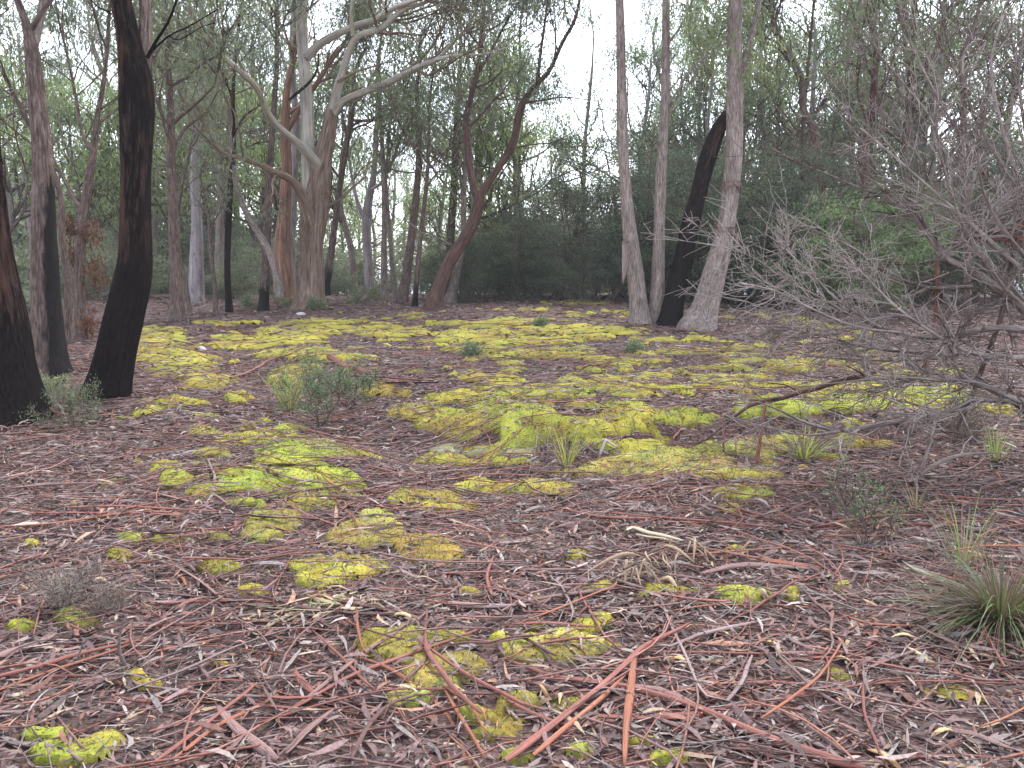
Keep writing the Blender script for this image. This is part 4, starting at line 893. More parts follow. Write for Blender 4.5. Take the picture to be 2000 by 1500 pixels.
def gum_extra(root, Y, ends, rng):
    # ribbons of bark hanging at the forks
    for k in range(26):
        px = rng.uniform(560, 650); py = rng.uniform(300, 460) if px > 590 else rng.uniform(400, 480); p0 = at(px, py, Y - .45 - rng.uniform(0, .2)); n = 8
        ln = rng.uniform(.3, 1.0); s = np.linspace(0, 1, n)[:, None]
        P = p0 + np.array([rng.normal(0, .1), rng.normal(0, .05), -ln]) * s + rng.normal(0, .012, (n, 3)); mb = MB()
        bark_strip(mb, P, np.linspace(.04, .012, n), np.array(S(112, 92, 82)) * rng.uniform(.7, 1.3), up=np.array([0, -1., 0]), curl=.8, seed=k); mb.obj('hanging_bark', M['strip'], root)
hero('tree', 'big old gum with a gnarled base and wide pale spreading limbs', 'gumbase', [(606, 604, 60), (608, 560, 52), (609, 500, 46), (610, 450, 50), (614, 410, 54), (622, 360, 44), (630, 310, 36), (640, 262, 30), (650, 212, 24)], None, flare=1.15, sides=34, rough=.2, seed=20,
     limbs=[([(603, 430, 30), (602, 370, 26), (601, 300, 25), (599, 200, 25), (592, 110, 22), (589, 40, 22), (588, -60, 20), (580, -300, 12)], .35, 'gum', 0),
            ([(648, 225, 22), (655, 190, 19), (668, 145, 16), (682, 100, 15), (700, 70, 13), (745, 55, 12), (785, 20, 10), (830, 5, 7), (900, -30, 5)], -1.0, 'gum', 0),
            ([(650, 225, 18), (672, 198, 15), (715, 178, 13), (770, 155, 13), (820, 130, 12), (855, 115, 9), (885, 82, 7), (910, 55, 5), (930, 20, 4)], -1.8, 'gum', 0),
            ([(850, 117, 8), (890, 108, 6), (940, 106, 5), (1000, 90, 3)], -.2, 'gum', -1.8),
            ([(600, 110, 17), (625, 86, 15), (660, 66, 14), (700, 48, 12), (735, 38, 12), (765, 18, 10), (800, 4, 9), (880, -20, 6)], -1.2, 'gum', .1),
            ([(628, 335, 24), (602, 300, 20), (572, 272, 16), (545, 250, 14), (525, 225, 13), (512, 195, 12), (500, 170, 12), (470, 140, 12), (430, 105, 11), (400, 72, 10), (382, 40, 9), (366, 0, 9), (350, -60, 7)], -5.0, 'gum', 0),
            ([(610, 455, 26), (598, 410, 24), (582, 366, 18), (560, 346, 14), (535, 336, 12), (510, 323, 11), (485, 314, 10), (458, 304, 9)], -2.6, 'gumbase', -.1),
            ([(640, 405, 8), (665, 388, 6), (690, 365, 5), (715, 345, 4)], -.5, 'gumbase', 0),
            ([(565, 195, 6), (585, 178, 6), (605, 160, 5), (620, 135, 4), (622, 105, 3)], -.6, 'char', 0),
            ([(660, 160, 7), (690, 142, 5), (715, 134, 4), (760, 120, 2.5)], -.4, 'gumbase', -.3),
            ([(690, 70, 9), (686, 30, 7), (690, -30, 5)], -.2, 'gum', -.5),
            ([(430, 105, 7), (405, 85, 6), (440, 78, 5), (470, 85, 4)][::-1], .2, 'gum', -1.2)],
     grows=[(0, 8, 2.6, 3, (.6, 1)), (1, 9, 2.0, 2, (.4, 1)), (2, 9, 1.9, 2, (.45, 1)), (3, 4, 1.4, 2, (.3, 1)), (4, 8, 2.0, 2, (.4, 1)), (5, 9, 1.8, 2, (.5, 1)), (6, 3, 1.0, 1, (.6, 1)), (7, 2, .8, 1), (9, 3, 1, 1), (10, 4, 1.3, 2)],
     crown=cr(36, .38, (104, 114, 100), (136, 146, 114), keep=.6), extra=gum_extra, branchmat='gumbase')
hero('tree', 'thin dark trunk leaning right just past the big gum', 'brown', [(636, 560, 17), (646, 500, 14), (656, 420, 12), (666, 350, 11), (678, 280, 10), (686, 220, 10), (690, 180, 8)], (.3, .3, 1.6, .02), sides=14, seed=21, mask=char_low(.2, 1.4, .6),
     limbs=[([(688, 235, 6), (715, 236, 5), (740, 232, 4), (765, 218, 2.5)], -.3)], grows=[('trunk', 7, 1.5, 2, (.6, 1)), (0, 3, .9, 1)], crown=cr(55, .42))
hero('tree', 'pale forked trunk in the distance right of the big gum', 'pale', [(722, 575, 22), (720, 520, 18), (716, 460, 18), (718, 400, 17), (730, 340, 12), (735, 250, 9)], (.2, .4, 4, .03), Y=27, sides=12, seed=22, limbs=[([(716, 440, 10), (700, 400, 8), (690, 360, 6), (680, 300, 4)], .3)], grows=[('trunk', 7, 2.6, 2, (.45, 1)), (0, 4, 1.8, 2)], crown=cr(60, .6, L=(.14, .22), W=.034))
for k, (lab, tr, yy) in enumerate([
    ('slender grey trunk of the pair in front of the pale sky gap, straighter one', [(752, 584, 15), (750, 500, 12), (751, 400, 11), (747, 300, 9), (742, 200, 7)], None),
    ('slender stem leaning against the straight grey trunk by the sky gap', [(773, 582, 10), (766, 520, 9), (760, 440, 8), (754, 360, 6), (760, 260, 5)], None),
    ('brown trunk leaning right between the sky gap and the curved tree', [(784, 590, 24), (795, 530, 18), (803, 470, 16), (811, 400, 14), (817, 320, 11), (816, 220, 9)], None),
    ('thin dark trunk close left of the curved tree', [(810, 600, 12), (816, 520, 10), (823, 450, 9), (832, 370, 8), (836, 320, 7), (838, 250, 5)], None),
    ('straight dark trunk rising behind the curved tree', [(872, 588, 18), (878, 520, 16), (881, 450, 16), (886, 380, 15), (889, 300, 13), (895, 180, 10)], 25),
    ('grey buttressed trunk touching the foot of the curved tree', [(878, 592, 26), (888, 550, 18), (898, 500, 15), (905, 460, 12), (906, 380, 10), (912, 250, 8)], None),
    ('pale slim trunk right of the curved tree', [(912, 580, 16), (914, 520, 12), (919, 450, 11), (926, 380, 9), (935, 250, 7)], None)]):
    hero('tree', lab, ['grey', 'grey', 'brown', 'brown', 'red', 'grey', 'pale'][k], tr, (.1, .4, 2.5, .02), Y=yy, sides=14, seed=30 + k, mask=char_low(0, 1.6, .7) if k in (3, 4) else None,
         grows=[('trunk', 8, 1.9, 2, (.5, 1))], crown=cr(54, .48, (96, 110, 90), (132, 146, 102), keep=.7))
hero('tree', 'curved red-brown tree forking into a wide V in the middle', 'red', [(846, 603, 34), (862, 550, 27), (882, 505, 24), (905, 470, 23), (925, 430, 23), (935, 395, 22), (934, 372, 21)], None, sides=22, rough=.1, seed=40,
     limbs=[([(930, 380, 18), (920, 340, 15), (914, 290, 13), (911, 230, 12), (920, 190, 11), (934, 130, 10), (942, 60, 8), (946, 0, 7), (950, -150, 5)], .5),
            ([(940, 380, 18), (958, 350, 15), (982, 315, 14), (1003, 275, 14), (1014, 225, 14), (1026, 192, 12), (1055, 158, 10), (1075, 135, 8), (1100, 80, 7), (1120, 45, 7), (1132, 0, 6), (1150, -120, 4)], -.6),
            ([(1050, 162, 8), (1055, 110, 6), (1062, 60, 5), (1070, 0, 4)], .3, 'red', -.4),
            ([(1026, 200, 5), (1060, 196, 4), (1100, 190, 3), (1150, 195, 2)], .2, 'red', -.4),
            ([(1000, 290, 4), (1040, 282, 3), (1080, 278, 2.4), (1120, 258, 1.6)], .2, 'red', -.4),
            ([(880, 478, 4), (850, 462, 3.4), (825, 455, 3), (797, 432, 2)], -.3, 'dead', -.2),
            ([(936, 140, 6), (965, 90, 5), (985, 50, 4), (1010, 10, 3)], -.3, 'red', .3),
            ([(912, 250, 6), (940, 225, 5), (965, 195, 4), (985, 180, 3)], -.3, 'red', .2)],
     grows=[(0, 11, 1.7, 2, (.4, 1)), (1, 10, 1.5, 2, (.5, 1)), (2, 5, 1.3, 2), (3, 3, .8, 1), (6, 5, 1.3, 2), (7, 4, 1.2, 2, (.4, 1))], crown=cr(40, .38, (92, 104, 90), (120, 132, 102), keep=.75), branchmat='red')
# the clump of four trunks
def peel(root, Y, ends, rng):
    for k in range(5):
        px = 1220 + k * 2.5; P = np.stack([at(px - k * .3 * i / 6 - 3, 470 + i * (14 - k), Y - .42 - .01 * i) for i in range(7)]); mb = MB()
        bark_strip(mb, P, np.linspace(.06, .03, 7), np.array(S(140, 122, 118)) * (1 - .08 * k), up=np.array([0, -1., 0]), curl=.7, seed=k); mb.obj('hanging_bark', M['strip'], root)
YC = base_Y(1290, 634)
hero('tree', 'leftmost grey trunk of the four-trunk clump, leaning left with a hanging bark strip', 'grey', [(1250, 632, 40), (1246, 590, 36), (1240, 530, 32), (1230, 450, 27), (1224, 390, 24), (1217, 300, 21), (1214, 200, 20), (1213, 100, 18), (1210, 0, 17)], (-.2, .1, 6, .08), Y=YC, sides=28, rough=.12, seed=50, mask=char_low(0, .3, .6),
     grows=[('trunk', 7, 2.4, 3, (.78, 1))], crown=cr(44, .45, keep=.8), extra=peel, group='trunks of the four-trunk clump')
hero('tree', 'second trunk of the four-trunk clump, straight and slim with stringy bark', 'grey', [(1283, 634, 36), (1284, 590, 28), (1286, 520, 25), (1288, 430, 22), (1291, 340, 21), (1296, 250, 18), (1300, 150, 16), (1301, 0, 15)], (.2, .2, 6, .07), Y=YC + .15, sides=26, rough=.12, seed=51, mask=char_low(0, .25, .6),
     limbs=[([(1300, 210, 5), (1325, 175, 4), (1345, 140, 3), (1385, 105, 2)], -.3), ([(1296, 250, 4), (1312, 215, 3), (1330, 190, 2.5), (1370, 120, 1.6)], .5), ([(1302, 90, 5), (1330, 50, 4), (1350, 10, 3)], .5)], grows=[('trunk', 7, 2.4, 3, (.78, 1)), (0, 4, 1.1, 2), (1, 4, 1.2, 2), (2, 4, 1.2, 2)], crown=cr(44, .42, (94, 112, 84), (134, 150, 92), keep=.8), group='trunks of the four-trunk clump')
hero('tree', 'black burnt broken-off trunk of the four-trunk clump, leaning right', 'char', [(1306, 640, 46), (1314, 600, 40), (1325, 545, 36), (1337, 490, 34), (1351, 430, 33), (1366, 370, 33), (1382, 310, 33), (1396, 270, 31), (1408, 245, 26), (1420, 220, 15)], None, Y=YC - .1, sides=30, rough=.2, seed=52, mask=lambda b, a, L: .36 + .25 * sstep(3.2, 1.5, b[..., 2]), group='trunks of the four-trunk clump', cat='dead trunk')
def ruff(root, Y, ends, rng):
    P, R = ends['trunk']
    for pyv in (362, 452):
        zt = at(1425, pyv, Y)[2]; i = int(np.argmin(np.abs(P[:, 2] - zt))); c = P[i]; r = R[i]
        for k in range(22):
            a = k / 22 * TAU + rng.normal(0, .08); o = np.array([math.cos(a), math.sin(a), 0]); ln = rng.uniform(.08, .20)
            q = np.stack([c + o * (r * (.98 + .10 * s) + .012) - np.array([0, 0, -.05 + ln * s]) for s in np.linspace(0, 1, 5)]); mb = MB()
            bark_strip(mb, q, np.linspace(.09, .03, 5), np.array(S(120, 98, 92)) * rng.uniform(.7, 1.2), up=o, curl=.35, seed=k); mb.obj('peeling_bark', M['strip'], root)
hero('tree', 'thickest trunk of the four-trunk clump, curving right from a wide foot, with peeling rings', 'grey', [(1362, 645, 74), (1376, 605, 54), (1392, 550, 47), (1408, 490, 41), (1420, 430, 36), (1428, 370, 34), (1433, 300, 33), (1436, 200, 30), (1435, 100, 28), (1437, 0, 27)], (.3, .1, 6, .1), Y=YC - .35, sides=34, rough=.13, seed=53, mask=char_side(1.0, .9, 0, .55, .7),
     limbs=[([(1446, 150, 18), (1458, 110, 15), (1470, 60, 13), (1480, 20, 12), (1492, -60, 10), (1530, -250, 6)], .3), ([(1340, 644, 16), (1325, 646, 10), (1312, 650, 5)], -.2)],
     grows=[('trunk', 7, 2.6, 3, (.75, 1)), (0, 6, 1.9, 3, (.5, 1))], crown=cr(44, .45, keep=.8), extra=ruff, group='trunks of the four-trunk clump')
hero('tree', 'small leaning trunk beside the bleached forked branch at the thicket edge', 'brown', [(1093, 582, 16), (1100, 550, 13), (1108, 520, 12), (1116, 492, 10), (1128, 440, 8), (1145, 380, 6)], None, sides=14, seed=54, grows=[('trunk', 8, 1.2, 2, (.5, 1))], crown=cr(70, .35, (64, 82, 62), (92, 108, 76), L=(.06, .1), W=.02))
# gums behind the bare shrub on the right
for k, (lab, mat_, tr, yy) in enumerate([
    ('crooked brown gum behind the bare shrub', 'brown', [(1615, 600, 20), (1612, 480, 17), (1610, 390, 16), (1600, 320, 15), (1588, 255, 15), (1570, 215, 13), (1565, 160, 13), (1548, 115, 12), (1525, 80, 11), (1510, 40, 9), (1500, 0, 8)], 21),
    ('dark thin trunk close left of the crooked brown gum', 'brown', [(1568, 600, 11), (1566, 450, 10), (1567, 330, 9), (1570, 220, 8), (1582, 90, 6), (1590, 0, 5)], 22),
    ('reddish trunk behind the bare shrub with a steep fork', 'red', [(1688, 600, 16), (1690, 400, 14), (1692, 270, 13), (1705, 180, 12), (1712, 90, 11), (1698, 40, 10), (1690, 0, 9)], 20),
    ('tall red-brown trunk right of the steeply forked one', 'red', [(1750, 600, 19), (1762, 400, 17), (1768, 280, 15), (1778, 160, 13), (1783, 60, 11), (1786, 0, 10)], 22),
    ('grey trunk deep in the right behind the bare shrub', 'grey', [(1812, 600, 15), (1818, 400, 13), (1826, 220, 12), (1838, 100, 10), (1846, 0, 9)], 24),
    ('dark forked tree at the upper right behind the twigs', 'brown', [(1890, 620, 14), (1888, 380, 12), (1880, 170, 10), (1878, 110, 9), (1900, 60, 7), (1915, 0, 6)], 15),
    ('thin pale trunk standing in the white sky gap', 'pale', [(1138, 590, 9), (1140, 420, 8), (1141, 300, 8), (1148, 220, 7), (1156, 140, 5), (1160, 60, 3)], 29),
    ('slender trunk rising from the thicket left of the clump', 'grey', [(1008, 590, 12), (1006, 450, 9), (1008, 380, 8), (1005, 300, 6), (1010, 200, 5)], 25)]):
    sparse = k == 6
    hero('tree', lab, mat_, tr, None if sparse else (.2, .4, 4, .03), Y=yy, sides=14, seed=60 + k, limbs=[([(1690, 300, 9), (1730, 240, 8), (1690, 170, 6), (1672, 120, 5)][:1] + [(1712, 180, 8), (1690, 120, 7), (1672, 60, 6)], -.5)] if k == 2 else (),
         grows=[('trunk', 7 if sparse else 11, 1.3 if sparse else 2.2, 1 if sparse else 2, (.45, 1))], crown=cr(38 if sparse else 56, .4 if sparse else .52, (84, 100, 80), (120, 136, 90), L=(.12, .2), W=.03))

# ---------------------------------------------------------------- the wood behind
def proto_gum(h, seed, spread, tint, tint2):
    rng = np.random.default_rng(900 + seed)
    root = empty('background_tree', (0, 0, 0), 'slender gum in the hazy wood behind the clearing', 'tree', 'slender gums in the wood behind')
    n = 16; s = np.linspace(0, 1, n); r0 = .07 + .008 * h
    P = np.stack([(fbm(s * 2.2, seed, seed=seed, oct=2) - .5) * 2.0 * s, (fbm(s * 2.2, seed + 5, seed=seed + 3, oct=2) - .5) * 2.0 * s, s * h * .82 - .3], -1); R = r0 * (1 - .75 * s) * (1 + .5 * np.exp(-s * 25))
    mb = MB(); tubes(mb, P, R, 10, rough=.1); mb.obj('trunk', M[['grey', 'brown', 'pale', 'brown', 'grey'][seed % 5]], root)
    segs, tips = [], []
    for k in range(13):
        f = rng.uniform(.38, 1.0); i = min(n - 2, int(f * (n - 1))); d = rot_about(norm(P[i + 1] - P[i]), rng.uniform(.5, 1.1), rng)
        grow(rng, P[i], d, spread * rng.uniform(.7, 1.2) * (1.25 - .5 * f), R[i] * .6, 2, segs, tips, kids=(3, 5))
    mb = MB(); add_segs(mb, segs, 4); mb.obj('twigs', M['brown'], root, kind='stuff')
    mb = MB(); clumps(mb, tips, rng, n=17, rad=.52, L=(.13, .23), W=.034, tint=S(*tint), tint2=S(*tint2), keep=.85); mb.obj('crown', M['leaf'], root)
    return root
protos = [proto_gum(13, 1, 2.6, (92, 110, 82), (134, 150, 90)), proto_gum(11, 2, 2.3, (96, 116, 82), (150, 168, 92)), proto_gum(15, 3, 2.8, (86, 104, 84), (122, 138, 92)), proto_gum(8, 4, 2.0, (104, 128, 78), (160, 184, 90)), proto_gum(12, 5, 2.4, (90, 106, 84), (128, 142, 98))]
def build_wood():
    rng = np.random.default_rng(77); placed = []; used = set()
    spots = []
    for k in range(5000):
        if len(spots) >= 74: break
        y = rng.uniform(25, 62); x = rng.uniform(-.78, .78) * y
        px = 1000 + FPX * x / y
        if any(math.hypot(x - a, y - b) < 2.6 for a, b, *_ in spots): continue
        if 1090 < px < 1215 and y < 70: continue          # the white gap in the canopy
        if 650 < px < 900 and y < 44 and rng.random() < .6: continue
        spots.append((x, y, int(rng.integers(0, 5)) if not 1000 < px < 1260 else 3))
    spots += [((px - 1000) / FPX * y, y, k) for px, y, k in [(150, 27, 3), (210, 31, 1), (255, 29, 3), (310, 33, 4), (345, 30, 3), (400, 34, 1), (440, 29, 3), (500, 33, 3), (540, 37, 0), (20, 26, 3), (80, 30, 4), (600, 36, 3), (660, 40, 3), (470, 42, 2), (370, 40, 2), (250, 41, 2), (120, 40, 2), (860, 38, 3), (700, 46, 1), (800, 48, 1), (1265, 30, 1), (1330, 33, 0), (1385, 29, 1), (1440, 35, 2), (1475, 28, 4), (1520, 31, 0), (1560, 27, 1), (1640, 29, 4), (1680, 34, 2), (1740, 28, 1), (1800, 31, 0), (1300, 42, 2), (1500, 44, 2), (1030, 36, 1), (960, 33, 4), (1070, 45, 1)]]
    spots += [(2.6, 44, 3), (4.4, 52, 3), (5.9, 47, 3), (3.6, 60, 3)]
    zones = [(0, 'left of the half-burnt trunk'), (170, 'around the tall black trunk'), (340, 'between the slender brown trunk and the black sapling'), (455, 'between the black sapling and the big gum'), (640, 'right of the big gum, before the sky gap'), (780, 'behind the curved red-brown tree'), (950, 'over the left end of the thicket'),
             (1100, 'low in the white gap of the canopy'), (1300, 'behind the four-trunk clump'), (1450, 'right of the four-trunk clump'), (1600, 'behind the crooked brown gum'), (1730, 'behind the upper twigs of the bare shrub'), (1900, 'at the right edge of the picture')]
    for x, y, k in spots:
        sc = rng.uniform(.8, 1.15) * (.72 if k == 3 and 0 < x < 8 else 1); z = float(height(x, y)) - .05; rz = rng.uniform(0, TAU)
        px = 1000 + FPX * x / y; zn = [t for a, t in zones if px >= a] or [zones[0][1]]
        lab = ('nearer' if y < 40 else 'far') + ' slim gum in the wood ' + zn[-1]; grp = 'background gums ' + zn[-1]
        if k not in used:
            r = protos[k]; r.location = (x, y, z); r.rotation_euler = (0, 0, rz); r.scale = (sc,) * 3; used.add(k); r['label'] = lab; r['group'] = grp
        else: clone(protos[k], (x, y, z), rz, (sc, sc, sc * rng.uniform(.9, 1.15)), lab, grp)
build_wood()

def proto_shrub(seed, h, w, tint, tint2, n=46, L=(.05, .09), W=.022, stems=8, label='dark fine-leaved shrub in the thicket behind the four-trunk clump', group='shrubs of the dark thicket', name='thicket_shrub', cl=.32, low=.24):
    rng = np.random.default_rng(1200 + seed); root = empty(name, (0, 0, 0), label, 'shrub', group)
    segs, tips = [], []
    for k in range(stems):
        a = rng.uniform(0, TAU); d = norm(np.array([math.cos(a) * .55, math.sin(a) * .55, 1.0]))
        p = np.array([math.cos(a), math.sin(a), 0]) * rng.uniform(.02, .25) * w; p[2] = -.1
        st = []; q = p.copy(); L_ = h * rng.uniform(.7, 1.0)
        for i in range(6): st.append(q.copy()); d = norm(d + rng.normal(0, .12, 3) + [0, 0, .04]); q = q + d * L_ / 5
        st = np.array(st); segs.append((st, np.linspace(.035, .010, 6) * h / 3.5))
        for j in range(9):
            f = low + (1 - low) * rng.random(); i = min(4, int(f * 5)); b = st[i] + (st[i + 1] - st[i]) * (f * 5 - i); aa = rng.uniform(0, TAU)
            grow(rng, b, [math.cos(aa), math.sin(aa), .1], w * rng.uniform(.3, .62), .012, 1, segs, tips, up=.03, kids=(3, 5), spread=(.4, .9))
    mb = MB(); add_segs(mb, segs, 4); mb.obj('stems', M['brown'], root)
    mb = MB(); clumps(mb, tips, rng, n=n, rad=cl, L=L, W=W, tint=S(*tint), tint2=S(*tint2), droop=-.1, flat=.45, drop=0); mb.obj('crown', M['fine'], root)
    return root
def build_thicket():
    rng = np.random.default_rng(31)
    ps = [proto_shrub(1, 4.2, 2.4, (66, 82, 66), (104, 120, 94)), proto_shrub(2, 3.4, 2.2, (62, 76, 62), (96, 110, 86)), proto_shrub(3, 3.6, 2.6, (76, 92, 70), (114, 126, 92))]
    spots = [(945, 25.5, 2, .8), (985, 27, 0, .7), (1030, 25.0, 1, .75), (1075, 26.5, 2, 1.1), (1130, 24.5, 0, 1.15), (1165, 22.3, 1, .75), (1205, 25.5, 2, 1.05), (1250, 23.5, 0, 1.15), (1300, 25, 1, 1.0), (1345, 23, 2, .8), (1395, 24.5, 0, 1.2),
             (1440, 22.5, 1, 1.2), (1490, 23.5, 2, 1.35), (1530, 21.3, 0, .8), (1580, 22.5, 1, 1.4), (1620, 24.5, 2, 1.35), (1690, 23, 0, 1.0), (1760, 24.5, 1, 1.0), (1840, 23, 2, 1.0), (1930, 22, 0, 1.0), (905, 23.5, 1, .55), (1010, 29, 0, .9), (1270, 28, 0, 1.1), (1450, 27, 0, 1.15), (2030, 24, 1, 1.1)]
    used = set()
    for px, y, k, sc in spots:
        x = (px - 1000) / FPX * y; z = float(height(x, y)); rz = rng.uniform(0, TAU)
        if k not in used: r = ps[k]; r.location = (x, y, z); r.rotation_euler = (0, 0, rz); r.scale = (sc,) * 3; used.add(k)
        else: clone(ps[k], (x, y, z), rz, (sc * rng.uniform(.8, 1.1), sc * rng.uniform(.8, 1.1), sc * rng.uniform(.72, 1.3)), 'dark fine-leaved shrub in the thicket behind the four-trunk clump', 'shrubs of the dark thicket')
    b = proto_shrub(5, 3.2, 2.0, (84, 112, 66), (118, 146, 86), label='brighter green leafy shrub at the right end of the thicket, behind the bare shrub', group=None, L=(.06, .1), W=.035)
    x = (1640 - 1000) / FPX * 19.2; b.location = (x, 19.2, float(height(x, 19.2)))
    if 'group' in b: del b['group']
    # low pale undergrowth in the wood
    u = proto_shrub(7, 1.3, 1.5, (106, 116, 96), (138, 148, 118), n=22, stems=5, label='low pale green bush in the hazy undergrowth behind the clearing', group='pale undergrowth bushes', name='undergrowth_bush', L=(.06, .11), W=.03, cl=.28)
    first = True
    for px, y, sc in [(60, 24, 1.2), (150, 27, 1.3), (240, 25, .9), (300, 29, 1.2), (390, 31, 1.2), (430, 27, .9), (480, 26, .9), (540, 30, 1.2), (650, 27, .9), (690, 31, 1.2), (760, 33, 1.0), (850, 30, 1.0), (20, 20, 1.0), (200, 33, 1.6), (330, 35, 1.8), (470, 34, 1.5), (110, 35, 1.8), (600, 33, 1.3), (190, 38, 3.4), (270, 40, 3.8), (320, 37, 3.2), (365, 41, 3.8), (410, 38, 3.2), (455, 42, 3.6), (505, 39, 3.2), (560, 42, 3.4), (40, 37, 3.2), (100, 41, 3.6), (930, 40, 3.2), (1000, 44, 3.4), (1060, 38, 2.8), (1110, 46, 3.2), (1250, 40, 3.4), (1350, 38, 3.2), (1700, 36, 3.2), (1800, 38, 3.4), (1900, 36, 3.2)]:
        x = (px - 1000) / FPX * y; z = float(height(x, y)); rz = rng.uniform(0, TAU)
        if first: u.location = (x, y, z); u.scale = (sc,) * 3; first = False
        else: clone(u, (x, y, z), rz, (sc * rng.uniform(.7, 1.2), sc * rng.uniform(.7, 1.2), sc * rng.uniform(.45, 1.5)), u['label'], u['group'])
build_thicket()
def place_labels():
    zs = [(-999, 'at the left edge'), (120, 'behind the half-burnt and tall black trunks'), (300, 'near the pale trunk in the haze'), (455, 'left of the big gum'), (640, 'below the pale sky gap'), (930, 'at the left end of the thicket'), (1060, 'beside the bleached forked branch'), (1200, 'left of the four-trunk clump'), (1290, 'showing between the four trunks'), (1420, 'just right of the four-trunk clump'), (1560, 'behind the left fan of the bare shrub'), (1720, 'behind the middle of the bare shrub'), (1880, 'at the right edge')]
    for o in bpy.data.objects:
        nm = o.name.split('.')[0]
        if nm in ('thicket_shrub', 'undergrowth_bush') and 'group' in o:
            px = 1000 + FPX * o.location[0] / o.location[1]; z = [t for a, t in zs if px >= a][-1]; far = 'farther' if o.location[1] > (25.2 if nm == 'thicket_shrub' else 30) else 'nearer'
            o['label'] = far + (' dark fine-leaved thicket shrub ' if nm == 'thicket_shrub' else ' low pale green bush in the wood ') + z; o['group'] = ('thicket shrubs ' if nm == 'thicket_shrub' else 'undergrowth bushes ') + z
place_labels()

